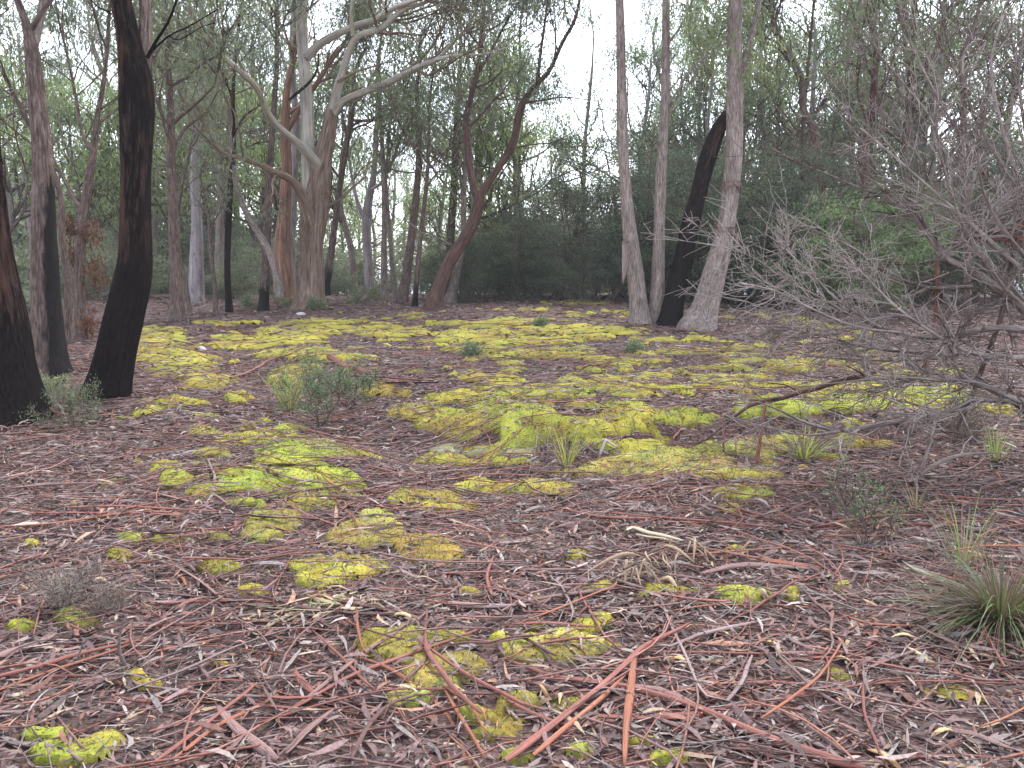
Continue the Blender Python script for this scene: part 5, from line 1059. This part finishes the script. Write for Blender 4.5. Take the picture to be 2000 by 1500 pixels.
# ---------------------------------------------------------------- the bare shrub on the right
def twiggy(rng, segs, p, d, L, r, lev, out=.5):
    n = 5; pts = [np.array(p, float)]; d = norm(np.asarray(d, float))
    for i in range(n): d = norm(d + rng.normal(0, .11, 3)); pts.append(pts[-1] + d * L / n)
    pts = np.array(pts); segs.append((pts, np.linspace(r, max(.0016, r * .5), 6)))
    if lev <= 0: return
    for k in range(rng.integers(3, 7)):
        f = rng.uniform(.15, 1); i = min(4, int(f * 5)); q = pts[i] + (pts[i + 1] - pts[i]) * (f * 5 - i)
        twiggy(rng, segs, q, rot_about(norm(pts[i + 1] - pts[i]), rng.uniform(.45, 1.05), rng), L * rng.uniform(.32, .6), max(.0019, r * .6), lev - 1)
def build_bare_shrub():
    rng = np.random.default_rng(5)
    b0 = ground(np.array([2055.]), np.array([905.]))[0]
    root = empty('bare_shrub', b0, 'large grey leafless shrub spreading its twigs in from the right', 'shrub')
    Y = b0[1]
    LIMBS = [  # pixels, depth drift, start offset, twig count, length, material
     ([(2060, 900, 34), (2040, 830, 30), (2000, 792, 24), (1960, 772, 16), (1905, 748, 11), (1830, 742, 9), (1760, 738, 7), (1690, 742, 5), (1600, 752, 3)], -.3, 0, 26, .42, 'dead'),
     ([(1985, 785, 12), (1900, 782, 10), (1850, 806, 10), (1780, 818, 9), (1700, 832, 9), (1640, 842, 8), (1575, 826, 6), (1520, 800, 4), (1480, 785, 3)], -.8, -.1, 26, .40, 'dead'),
     ([(1640, 842, 5), (1580, 850, 4), (1510, 838, 3), (1440, 820, 2.4)], -.2, -.8, 12, .34, 'dead'),
     ([(2060, 900, 30), (2040, 760, 26), (2025, 650, 22), (1990, 595, 17), (1940, 560, 14), (1890, 525, 12), (1850, 505, 11), (1805, 450, 10), (1770, 410, 8), (1735, 385, 7), (1690, 372, 5), (1640, 350, 4), (1560, 318, 3), (1500, 285, 2)], .6, 0, 60, .46, 'dead'),
     ([(1850, 505, 11), (1800, 430, 9), (1765, 395, 8), (1730, 350, 6), (1690, 290, 5), (1655, 240, 3.6), (1610, 200, 2.4)], .3, .35, 36, .46, 'dead'),
     ([(1825, 520, 10), (1880, 470, 9), (1930, 435, 8), (1990, 390, 6), (2050, 340, 5)], -.3, .3, 22, .5, 'dead'),
     ([(1905, 470, 8), (1870, 360, 7), (1840, 290, 6), (1810, 220, 5), (1720, 110, 4), (1690, 60, 3)], .6, .3, 30, .46, 'dead'),
     ([(1960, 560, 10), (1985, 450, 9), (1960, 330, 8), (1900, 220, 6), (1880, 120, 5), (1915, 50, 4), (1945, 0, 3)], .3, .2, 34, .5, 'dead'),
     ([(2020, 560, 12), (2040, 400, 10), (2000, 240, 7), (1985, 120, 5), (1960, 20, 4)], .2, .1, 30, .5, 'dead'),
     ([(2025, 650, 16), (1960, 640, 12), (1880, 650, 10), (1800, 660, 8), (1720, 640, 7), (1650, 610, 6), (1590, 575, 5), (1540, 550, 4), (1480, 510, 3), (1425, 478, 2)], -.2, 0, 60, .44, 'dead'),
     ([(1720, 640, 6), (1640, 590, 5), (1590, 540, 4), (1545, 500, 3.2), (1512, 452, 2.2)], -.3, -.1, 26, .36, 'white'),
     ([(1760, 650, 6), (1680, 640, 5), (1600, 610, 4), (1520, 570, 3), (1445, 552, 2)], -.5, -.1, 30, .38, 'white'),
     ([(1800, 690, 7), (1700, 680, 5), (1620, 660, 4), (1540, 640, 3), (1450, 606, 2)], -.4, .1, 30, .38, 'dead'),
     ([(1830, 700, 6), (1750, 705, 5), (1640, 700, 4), (1560, 690, 3), (1480, 660, 2)], .4, .3, 26, .38, 'dead'),
     ([(1900, 560, 8), (1800, 560, 6), (1720, 520, 5), (1660, 480, 4), (1600, 455, 3), (1540, 420, 2)], .3, .2, 40, .4, 'dead'),
     ([(1830, 515, 9), (1832, 560, 8), (1826, 620, 7), (1815, 680, 6), (1800, 735, 5)], .1, .25, 10, .34, 'deadred'),
     ([(1985, 465, 11), (1970, 540, 10), (1955, 620, 9), (1925, 700, 8), (1900, 770, 8), (1868, 838, 6)], -.1, .15, 16, .3, 'brown'),
     ([(1868, 472, 9), (1910, 468, 11), (1960, 466, 13), (2030, 470, 15)], -.1, .25, 8, .3, 'deadred'),
     ([(2030, 420, 12), (1960, 452, 9), (1910, 445, 6), (1880, 420, 4)], .1, .15, 10, .34, 'deadred'),
     ([(1880, 740, 6), (1862, 690, 5), (1880, 620, 4)], -.2, -.1, 10, .3, 'dead'),
     ([(2010, 600, 9), (1940, 520, 7), (1900, 480, 6), (1860, 420, 5), (1790, 300, 3.5), (1720, 210, 2.5)], .7, .3, 36, .44, 'dead'),
     ([(2010, 700, 10), (1900, 690, 8), (1830, 655, 6), (1750, 600, 5), (1700, 550, 4), (1650, 500, 3)], -.5, 0, 40, .42, 'white'),
     ([(2030, 520, 11), (1960, 400, 8), (1890, 290, 6), (1820, 170, 5), (1770, 60, 4), (1750, -20, 3)], .4, .4, 24, .5, 'dead'),
     ([(2040, 480, 11), (1985, 340, 8), (1950, 220, 6), (1935, 120, 5), (1960, 30, 3.5)], -.2, .2, 22, .5, 'white'),
     ([(1990, 520, 9), (1900, 440, 7), (1820, 370, 5), (1740, 300, 4), (1680, 250, 3)], .1, .1, 26, .46, 'white'),
     ([(2040, 640, 10), (1960, 560, 8), (1890, 460, 6), (1850, 350, 5), (1830, 260, 4), (1840, 160, 3)], -.3, -.1, 24, .46, 'dead'),
     ([(2050, 560, 9), (2000, 500, 8), (1930, 400, 6), (1910, 300, 5), (1930, 200, 4)], -.6, -.2, 20, .44, 'dead')]
    for k, (pix, dY, off, nt, tl, mt) in enumerate(LIMBS):
        p, r = trace(pix, Y + off, dY); mb = MB(); tubes(mb, p, r, 9, rough=.16, seed=k); lo = mb.obj('limb', M['twig' if mt == 'white' else mt], root)
        segs = []
        for j in range(int(nt * (.58 if pix[-1][0] < 1600 and pix[-1][1] > 400 else (.62 if pix[-1][1] < 300 else .85)))):
            f = rng.uniform(.12, 1); i = min(len(p) - 2, int(f * (len(p) - 1))); t = norm(p[i + 1] - p[i])
            twiggy(rng, segs, p[i], rot_about(t, rng.uniform(.35, 1.0), rng), tl * rng.uniform(.6, 1.25), np.clip(r[i] * .5, .0032, .0075), 2 if rng.random() < .5 else 1)
        mb = MB(); add_segs(mb, segs, 3); t = mb.obj('twigs', M[('dead', 'twig', 'dead', 'brown')[k % 4] if mt != 'white' else 'twig'], root, kind='stuff'); t.parent = lo
build_bare_shrub()

# ---------------------------------------------------------------- branches and deadwood
def branch_thing(name, label, cat, pixs, mat, Y, dY=0, group=None):
    f = at(pixs[0][0][0], pixs[0][0][1], Y); root = empty(name, (f[0], f[1], float(height(f[0], f[1]))), label, cat, group)
    for k, pix in enumerate(pixs):
        p, r = trace(pix, Y, dY); mb = MB(); tubes(mb, p, r, 10, rough=.12, seed=k + len(label)); mb.obj('stem' if k == 0 else 'branch', M[mat], root)
    return root
YB = base_Y(1478, 912)
branch_thing('fallen_branch', 'broken red-brown branch propped off the ground in front of the bare shrub', 'branch', [[(1722, 720, 6), (1690, 734, 9), (1650, 740, 12), (1600, 757, 11), (1560, 766, 11), (1520, 780, 9), (1485, 784, 8), (1455, 797, 7), (1425, 822, 5), (1385, 855, 3.4), (1350, 872, 2)], [(1650, 741, 5), (1620, 735, 3.6), (1590, 738, 2.6), (1560, 728, 1.6)], [(1560, 766, 4), (1535, 752, 3), (1500, 748, 2)], [(1690, 733, 5), (1670, 722, 4), (1655, 715, 3)]], 'red', YB + .5, -.2)
branch_thing('stick', 'upright red stick propping up the broken branch, stouter one', 'stick', [[(1476, 918, 9), (1484, 860, 8), (1490, 815, 8), (1497, 785, 5)]], 'deadred', YB)
branch_thing('stick', 'thin upright red stick left of the stouter prop', 'stick', [[(1414, 890, 4), (1413, 860, 5), (1413, 830, 4), (1410, 803, 2)]], 'deadred', base_Y(1414, 888))
branch_thing('dead_branch', 'bleached white forked branch lying at the edge of the thicket', 'branch', [[(1128, 578, 10), (1110, 572, 9), (1093, 562, 8), (1080, 548, 6), (1068, 539, 4)], [(1086, 556, 5), (1088, 545, 4), (1092, 537, 2)], [(1112, 572, 6), (1122, 560, 5), (1130, 550, 3), (1126, 538, 2)], [(1128, 576, 9), (1145, 574, 8), (1160, 573, 6)]], 'white', base_Y(1100, 582) + .3)
branch_thing('dead_branch', 'bleached crooked root-like branch on the mossy bank', 'branch', [[(1170, 893, 4), (1178, 872, 5), (1185, 858, 5), (1192, 866, 4), (1205, 872, 3)], [(1184, 860, 4), (1176, 878, 3), (1188, 886, 3)]], 'white', base_Y(1175, 893))
branch_thing('dead_branch', 'dark curved branch end lying on the floor below the bare shrub', 'branch', [[(1795, 930, 8), (1830, 905, 8), (1880, 888, 7), (1945, 884, 4)], [(1796, 925, 7), (1815, 870, 6), (1830, 805, 5)]], 'dead', base_Y(1795, 932))
branch_thing('dead_branch', 'small forked grey branch lying right of the litter hollow', 'branch', [[(1170, 890, 6), (1150, 875, 6), (1135, 860, 5)], [(1150, 876, 3), (1160, 862, 2)]], 'dead', base_Y(1160, 892))
branch_thing('dead_branch', 'bent grey branch on the litter right of the pale moss mat', 'branch', [[(1330, 998, 5), (1365, 996, 6), (1390, 982, 6), (1405, 967, 5), (1425, 962, 3)]], 'dead', base_Y(1365, 1000))
branch_thing('dead_branch', 'crooked grey twig standing among the left foreground strips', 'branch', [[(252, 1310, 6), (236, 1282, 7), (232, 1262, 6), (236, 1230, 5), (248, 1200, 4)], [(232, 1262, 5), (220, 1248, 4), (170, 1248, 4), (150, 1290, 4)]], 'dead', base_Y(250, 1312))

# ---------------------------------------------------------------- bark shed round the trunks' feet
def foot_bark(label, px, py, rad, n, seed, dy=0.0):
    rng = np.random.default_rng(7000 + seed); g = ground(np.array([float(px)]), np.array([float(py)]))[0] + [0, dy, 0]
    root = empty('bark_pile', g, label, 'bark pile', 'bark piles at the feet of trunks')
    for k in range(n):
        a = rng.uniform(0, TAU); r = rad * rng.uniform(.85, 1.9); c = g[:2] + np.array([math.cos(a), math.sin(a)]) * r; b = a + math.pi / 2 + rng.normal(0, .6); ln = rng.uniform(.2, .7)
        t = np.linspace(-.5, .5, 10); xy = c + np.array([math.cos(b), math.sin(b)]) * (t * ln)[:, None]; d = np.hypot(*(xy - g[:2]).T)
        z = surf(xy[:, 0], xy[:, 1]) + .008 + .10 * np.exp(-np.maximum(d - rad * .8, 0) / .12) * rng.random() + .02 * rng.random(); mb = MB()
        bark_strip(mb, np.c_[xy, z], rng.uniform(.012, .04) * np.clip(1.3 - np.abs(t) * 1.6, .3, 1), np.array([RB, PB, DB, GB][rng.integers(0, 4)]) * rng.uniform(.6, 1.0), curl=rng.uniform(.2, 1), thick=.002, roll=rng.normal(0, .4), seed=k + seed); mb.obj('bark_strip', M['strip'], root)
foot_bark('shed bark piled round the foot of the tall black trunk', 208, 776, .24, 26, 1)
foot_bark('shed bark piled round the foot of the charred trunk at the left edge', 28, 816, .34, 26, 2)
foot_bark('shed bark piled round the foot of the half-burnt grey trunk', 98, 730, .22, 18, 3)
foot_bark('red bark litter heaped between the feet of the four-trunk clump', 1310, 640, .6, 44, 4)
foot_bark('bark litter round the foot of the slender brown trunk', 346, 628, .22, 14, 5)
foot_bark('bark litter round the foot of the big pale gum', 606, 606, .5, 26, 6)
foot_bark('bark litter round the foot of the curved red-brown tree', 846, 602, .3, 18, 7)

# ---------------------------------------------------------------- rocks
def rock(label, px, py, w, h, seed, mat='rock', sq=.6, dep=.8):
    g = ground(np.array([float(px)]), np.array([float(py)]))[0]; s = np.linalg.norm(g - CAM) / FPX; rw, rh = w * s * .5, h * s
    nu, nv = 28, 16; u = np.arange(nu) / nu * TAU; v = np.linspace(-.5, 1, nv) * math.pi / 2
    U, V = np.meshgrid(u, v); d = np.stack([np.cos(V) * np.cos(U), np.cos(V) * np.sin(U), np.sin(V)], -1)
    f = .72 + .55 * fbm(d[..., 0] * 1.6 + seed * 3, d[..., 1] * 1.6, d[..., 2] * 1.6, seed, 4)
    X = d * f[..., None] * [rw, rw * dep, rh] + g - [0, 0, rh * .52] + [0, rw * dep * .5, 0]
    i = np.arange(nu * nv).reshape(nv, nu); j = np.roll(i, -1, 1); q = np.stack([i[:-1], j[:-1], j[1:], i[1:]], -1).reshape(-1, 4)
    mb = MB(); mb.add(X.reshape(-1, 3), q); mb.thing('rock', M[mat], label, 'rock', 'rocks on the clearing floor')
rock('lichened grey rock at the left end of the mossy bank', 880, 884, 110, 22, 1, dep=1.0)
rock('lichened rock face with white flecks under the thick moss cushions', 1015, 888, 120, 26, 2, dep=.8)
rock('lichened rock between the moss cushions, left of the white-flecked one', 950, 884, 90, 22, 3)
rock('small pale rock lying on the worn track', 390, 682, 22, 12, 5, 'white')
rock('dark stone beside the far end of the track', 360, 650, 18, 12, 6)
rock('pale stone at the foot of the big gum', 585, 615, 26, 10, 7, 'white')
rock('small pale rock left of the bright mat beyond the track', 452, 668, 18, 7, 8)

# ---------------------------------------------------------------- tussocks and small plants
def tussock(label, px, py, n, L, spread, cols, seed, w=.006, dead=.3, up=1.0, bias=(0, 0)):
    rng = np.random.default_rng(2000 + seed); g = ground(np.array([float(px)]), np.array([float(py)]))[0]
    a = rng.uniform(0, TAU, n); ln = L * rng.uniform(.45, 1.1, n); tilt = np.clip(rng.normal(.5, .28, n), .05, 1.3) * spread
    o = np.stack([np.cos(a) + bias[0], np.sin(a) + bias[1], 0 * a], -1); k = 7; s = np.linspace(0, 1, k)
    ph = tilt[:, None] + s[None] * rng.uniform(.2, 1.3, n)[:, None] * spread
    st = (ln / (k - 1))[:, None]
    hx = np.concatenate([np.zeros((n, 1)), np.cumsum(np.sin(ph[:, 1:]) * st, 1)], 1); hz = np.concatenate([np.zeros((n, 1)), np.cumsum(np.cos(ph[:, 1:]) * st, 1)], 1)
    p0 = g + o * rng.uniform(0, .06, n)[:, None]
    P = p0[:, None] + o[:, None] * hx[..., None] + np.array([0, 0, 1.0]) * (hz * up)[..., None]
    P[..., 2] = np.maximum(P[..., 2], height(P[..., 0], P[..., 1]) + .01)
    side = norm(np.cross(o, [0, 0, 1.0]) + rng.normal(0, .35, (n, 3)))
    W = w * rng.uniform(.6, 1.3, n)[:, None] * np.array([.8, 1, 1, .95, .8, .55, .12])
    isd = rng.random(n) < dead; cg = np.array(cols[0]) * rng.uniform(.7, 1.3, (n, 1)); cd = np.array(cols[1]) * rng.uniform(.6, 1.2, (n, 1))
    root = empty('grass_tussock', g, label, 'grass', 'grass tussocks')
    for nm, s_, c_ in (('green_blades', ~isd, cg), ('dead_blades', isd, cd)):
        if s_.any(): mb = MB(); blades(mb, P[s_], W[s_], c_[s_], side[s_]); mb.obj(nm, M['blade'], root, kind='stuff')
GG, DG, STRAW = S(122, 148, 72), S(150, 132, 118), S(168, 150, 130)
tussock('large grass tussock with dead hanging blades at the right edge', 1955, 1212, 620, .46, 1.4, (S(84, 106, 62), S(92, 79, 72)), 1, .0045, .72, bias=(-.15, -.1))
tussock('tall green grass blades behind the large right-edge tussock', 1880, 1110, 34, .42, .5, (S(118, 140, 88), DG), 2, .005, .45)
tussock('bright green grass tuft beside the small green shrub in the middle left', 566, 805, 130, .52, .55, (S(130, 150, 84), S(146, 138, 106)), 3, .006, .35)
tussock('small grass tuft in front of the mossy rock', 1108, 912, 60, .34, .5, (S(150, 156, 90), S(150, 130, 112)), 4, .006, .4)
tussock('flattened grass tuft under the propped branch', 1570, 900, 110, .36, .95, (S(146, 162, 80), S(132, 116, 104)), 5, .006, .5)
tussock('short bright grass tuft at the right edge below the bare shrub', 1945, 900, 46, .30, .4, (S(132, 152, 84), DG), 6, .006, .35)
tussock('sparse grass tuft behind the flattened tuft', 1790, 1000, 26, .36, 1.0, (S(130, 140, 92), STRAW), 7, .003, .6)
def heath(label, px, py, h, w, seed, tint=(74, 94, 66), tint2=(106, 124, 84), n=26, L=(.014, .028), W=.007, stems=9, name='small_shrub', dead=False, lean=(0, 0), cl=.06, lev=1):
    rng = np.random.default_rng(3000 + seed); g = ground(np.array([float(px)]), np.array([float(py)]))[0]
    root = empty(name, g, label, 'shrub', 'small shrubs on the clearing floor'); segs, tips = [], []
    for k in range(stems):
        a = rng.uniform(0, TAU); d = np.array([math.cos(a) * w / h * .8 + lean[0], math.sin(a) * w / h * .8 + lean[1], 1])
        grow(rng, g - [0, 0, .02], d, h * rng.uniform(.6, .95), .0042 * (h / .4), 2 if lev > 0 else 1, segs, tips, up=.05, kids=(3, 6), spread=(.4, .9), ratio=(.3, .6))
    mb = MB(); add_segs(mb, segs, 4); mb.obj('stems', M['brown' if not dead else 'dead'], root)
    if n: mb = MB(); clumps(mb, tips, rng, n=n, rad=cl, L=L, W=W, tint=S(*tint), tint2=S(*tint2), droop=-.5, flat=.9, drop=0); mb.obj('foliage', M['fine' if not dead else 'brownleaf'], root)
heath('small dark green shrub beside the bright grass tuft in the middle left', 625, 832, .50, .36, 1, (84, 108, 70), (118, 142, 90), L=(.022, .042), W=.007, stems=9, n=10, cl=.075)
heath('wispy dark green shrub just behind the middle-left shrub', 675, 795, .42, .36, 2, (84, 108, 70), (118, 142, 90), L=(.022, .042), W=.006, stems=6, n=7, cl=.075)
heath('sparse green shrub on the right in front of the bare shrub', 1690, 1075, .40, .30, 3, (82, 106, 72), (112, 134, 88), stems=5, n=5, lean=(-.35, 0), L=(.014, .026), W=.008)
heath('low shrub at the foot of the tall black tree', 150, 838, .36, .20, 4, (100, 112, 78), (138, 146, 104), stems=6, n=8, L=(.02, .035), W=.006, cl=.07)
heath('small leafy sprig between the charred trunks at the left', 95, 775, .22, .18, 5, (104, 126, 74), (150, 166, 100), stems=4, n=9, L=(.02, .035), W=.009)
heath('grey dry twig tuft in the left foreground', 128, 1190, .20, .07, 6, (116, 102, 104), (142, 128, 128), stems=8, n=12, L=(.012, .024), W=.0022, name='dry_tuft', dead=True, cl=.05)
heath('brown dry twig tuft right of the grey one in the left foreground', 225, 1200, .12, .16, 7, (112, 92, 88), (132, 112, 106), stems=6, n=9, L=(.012, .024), W=.0024, name='dry_tuft', dead=True, cl=.05)
heath('dark tangled tuft under the bare shrub', 1885, 850, .24, .26, 8, (84, 76, 72), (110, 98, 94), stems=8, n=10, L=(.02, .035), W=.004, name='dry_tuft', dead=True, cl=.07)
for k, (px, py, lab) in enumerate([(545, 600, 'green tuft at the foot of the orange trunk'), (620, 606, 'green tuft in front of the big gum'), (735, 588, 'green tuft below the pale sky gap'), (480, 604, 'green tuft between the black sapling and the slim dark trunk'), (925, 696, 'small grey-green tuft in the middle of the mossy field'), (1055, 640, 'tiny pale tuft in mid field left of the clump'), (1240, 692, 'tiny green tuft in front of the four-trunk clump'), (690, 590, 'green tuft right of the big gum')]):
    heath(lab, px, py, .38 if py < 620 else .12, .5 if py < 620 else .14, 20 + k, (96, 110, 84), (128, 142, 102), stems=5, n=7, L=(.04, .08), W=.012, cl=.12)

# ---------------------------------------------------------------- pale bark and drooping leaves in the foreground
CREAM = S(196, 180, 150)
def cream_heap():
    rng = np.random.default_rng(88); g = ground(np.array([640.]), np.array([1200.]))[0]
    root = empty('cream_bark_heap', g, 'heap of cream-coloured bark scraps on the litter, left of centre', 'bark heap')
    for k in range(60):
        cx, cy = 628 + rng.normal(0, 62), 1192 + rng.normal(0, 11)
        cy -= (cx - 628) * .16; ln = rng.uniform(16, 60) if k > 8 else rng.uniform(80, 130); a = rng.normal(-.12, .32); dx, dy = math.cos(a) * ln * .5, math.sin(a) * ln * .35; b = rng.normal(0, 3)
        pix = [(cx - dx, cy - dy, 3), (cx, cy + b, rng.uniform(4, 10)), (cx + dx, cy + dy, 2.4)]
        P, W = lay(pix, n=9, lift=.006 + .028 * rng.random() * math.exp(-((cx - 640) / 70) ** 2)); P[:, 2] += (rng.normal(0, .012) * np.linspace(-1, 1, 9)) + .012 * rng.random() * np.sin(np.linspace(0, 3.1, 9)); mb = MB()
        bark_strip(mb, P, W * (1 + .4 * (rng.random(9) - .5)), np.array(CREAM) * rng.uniform(.42, .86) * np.array([1, rng.uniform(.94, 1), rng.uniform(.82, 1)]), curl=rng.uniform(.1, .9), thick=.0008, roll=rng.normal(0, .5), seed=k); mb.obj('bark_scrap', M['strip'], root)
cream_heap()
for lab, pix, c in [('cream bark curl lying right of centre', [(1222, 1052, 8), (1235, 1044, 14), (1265, 1056, 16), (1300, 1062, 12), (1332, 1074, 4)], S(172, 158, 132)), ('narrow cream bark blade under the cream curl', [(1240, 1060, 6), (1270, 1066, 8), (1310, 1072, 4)], S(164, 146, 124))]:
    P, W = lay(pix, n=16, lift=.05); mb = MB(); bark_strip(mb, P, W, np.array(c), curl=.6, thick=.0015, seed=3); mb.thing('bark_curl', M['dryleaf'], lab, 'bark strip')
def spray():
    rng = np.random.default_rng(61); g = ground(np.array([1270.]), np.array([1170.]))[0]
    root = empty('dead_leaf_spray', g, 'spray of drooping dead tan leaves on a fallen twig, right of centre', 'leaf spray')
    st, W = lay([(1215, 1150, 4), (1260, 1122, 4), (1310, 1100, 3), (1360, 1092, 2)], n=12, lift=.09); mb = MB(); tubes(mb, st, W * .5 + .001, 6); mb.obj('twig', M['brown'], root)
    for k in range(34):
        p = st[rng.integers(0, 12)] + rng.normal(0, .02, 3); s = np.linspace(0, 1, 7)[:, None]; ln = rng.uniform(.12, .2)
        d = np.array([rng.normal(0, .6), rng.normal(-.5, .5), rng.normal(.1, .25)]); P = p + d * ln * s + np.array([0, 0, -1]) * ln * rng.uniform(.3, .8) * s ** 1.8 + rng.normal(0, .006, 3) * np.sin(s * 5)
        P[:, 2] = np.maximum(P[:, 2], height(P[:, 0], P[:, 1]) + .012); mb = MB()
        bark_strip(mb, P, rng.uniform(.009, .017) * np.array([.2, .75, 1, 1, .8, .5, .08]), np.array(S(146, 124, 100)) * rng.uniform(.6, 1.1), curl=.4, thick=.0007, roll=rng.normal(0, .6), seed=k); mb.obj('leaf', M['dryleaf'], root)
spray()
# single fallen leaves that stand out
LEAFS = [(1335, 1305, 48, 1, 'broad yellow-tan leaf right of the crossing strips', S(196, 164, 112)), (1090, 1370, 46, 0, 'curved pale tan leaf left of the crossing strips', S(190, 166, 124)), (1070, 1362, 36, 1, 'crumpled tan leaf beside the curved pale leaf', S(186, 146, 104)), (940, 1415, 30, 2, 'oval orange leaf at the bottom left of centre', S(186, 128, 88)), (895, 1352, 50, 3, 'pale curved leaf in front of the fuzzy moss mound', S(176, 154, 118)),
         (1740, 1490, 70, 2, 'long tan leaf at the bottom edge on the right', S(196, 152, 112)), (430, 1365, 70, 3, 'wide pale tan bark-like leaf at the lower left', S(178, 158, 130)), (845, 1140, 60, 3, 'pinkish tan leaf right of the cream heap', S(196, 164, 136)), (790, 1214, 60, 4, 'pale green-tan leaf below the cream heap', S(176, 162, 118)), (1305, 1150, 40, 2, 'tan leaf right of the drooping spray', S(184, 158, 124)),
         (1185, 1022, 36, 2, 'upright tan leaf near the red bundle on the right', S(190, 150, 116)), (1110, 1005, 36, 4, 'pinkish leaf left of the red bundle', S(188, 140, 120)), (1078, 1050, 40, 4, 'orange-tan leaf in the right middle litter', S(188, 146, 108)), (1060, 912, 16, 0, 'tiny pale pink leaf in front of the mossy bank', S(206, 178, 170)), (1328, 930, 26, 3, 'pink leaf on the edge of the pale moss mat', S(200, 150, 136)),
         (1400, 990, 28, 0, 'curled pale leaf right of the bent grey branch', S(186, 166, 156)), (1840, 978, 24, 2, 'yellow leaf near the sparse right-hand shrub', S(204, 170, 104)), (1570, 918, 26, 4, 'yellow leaf at the foot of the flattened grass tuft', S(196, 164, 84)), (145, 945, 26, 3, 'red-orange leaf in the left middle litter', S(196, 108, 92)), (35, 1185, 34, 2, 'curved tan leaf at the left edge', S(196, 158, 126)),
         (65, 1155, 36, 3, 'yellowish leaf above the curved tan leaf at the left', S(186, 158, 108)), (200, 1140, 32, 3, 'pale leaf in the left foreground litter', S(196, 176, 140)), (300, 1090, 40, 2, 'cream leaf below the row of moss cushions', S(206, 184, 144)), (480, 1265, 26, 3, 'pink leaf left of the cream heap', S(206, 152, 146)), (195, 925, 44, 3, 'pale mauve leaf in the far left litter', S(182, 152, 138)),
         (1625, 1250, 60, 2, 'peach leaf in the right front litter', S(200, 152, 120)), (1660, 1300, 46, 4, 'tan leaf right of the forked orange stick', S(190, 164, 116)), (1775, 1252, 60, 3, 'cream leaf above the mauve bark slat', S(206, 182, 132)), (1820, 1292, 64, 4, 'long cream leaf below the tussock', S(206, 186, 142)), (1510, 1265, 46, 1, 'curling yellow leaf in the right front', S(196, 168, 112)),
         (1845, 1440, 60, 3, 'yellow-tan leaf near the lower right corner', S(196, 168, 118)), (1940, 1300, 40, 1, 'yellow leaf at the right edge', S(206, 178, 100)), (1490, 1178, 30, 2, 'pale twisted leaf beside the right moss clump', S(196, 172, 140)), (1430, 1252, 40, 2, 'tan-yellow leaf at right of centre front', S(190, 160, 106)), (640, 1330, 34, 3, 'tan upright leaf left of the mauve strip', S(178, 148, 128)), (760, 1340, 24, 2, 'small peach leaf under the knobbly red strip', S(196, 150, 112))]
def build_leaves():
    rng = np.random.default_rng(19)
    for k, (px, py, w, o, lab, c) in enumerate(LEAFS):
        g = ground(np.array([float(px)]), np.array([float(py)]))[0]; s = np.linalg.norm(g - CAM) / FPX; ln = np.clip(w * s * 1.2, .05, .17)
        a = [1.5, 2.2, .9, .15, -.5][o] + rng.normal(0, .15) ; d = np.array([math.cos(a), -math.sin(a) if o in (1, 2) else math.sin(a)])
        if o in (1,): d = np.array([.75, -.66])
        t = np.linspace(-.5, .5, 9); pr = np.array([-d[1], d[0]]); bend = rng.normal(0, .14)
        xy = g[:2] + d * (t * ln)[:, None] + pr * ((.25 - t * t) * ln * bend * 2)[:, None]
        z = surf(xy[:, 0], xy[:, 1]); z = z.max() + .012 + .018 * np.cos(t * 5 + rng.uniform(0, 3)); mb = MB()
        wd = ln * rng.uniform(.16, .24) * np.array([.12, .5, .85, 1, 1, .92, .72, .42, .06])
        bark_strip(mb, np.c_[xy, z], wd, np.array(c) * .74, curl=rng.uniform(.2, .8), thick=.0006, roll=rng.normal(0, .35), seed=k)
        mb.thing('fallen_leaf', M['dryleaf'], lab, 'leaf', 'fallen leaves that stand out in the litter')
build_leaves()

# ---------------------------------------------------------------- the damp air between the trees
def build_haze():
    x0, x1, y0, y1, z0, z1 = -2600, 2600, -500, 3600, -9.0, 26.0
    v = [(x, y, z) for x in (x0, x1) for y in (y0, y1) for z in (z0, z1)]
    q = [(0, 1, 3, 2), (4, 6, 7, 5), (0, 4, 5, 1), (2, 3, 7, 6), (0, 2, 6, 4), (1, 5, 7, 3)]
    mb = MB(); mb.add(v, q); m, nd, lk = new_mat('haze'); nd.remove(nd['Principled BSDF'])
    pv = nd.new('ShaderNodeVolumePrincipled'); pv.inputs['Color'].default_value = (.93, .95, 1, 1); pv.inputs['Density'].default_value = HAZE
    lk.new(pv.outputs[0], nd['Material Output'].inputs['Volume']); mb.obj('haze', m, kind='stuff', smooth=False)
build_haze()
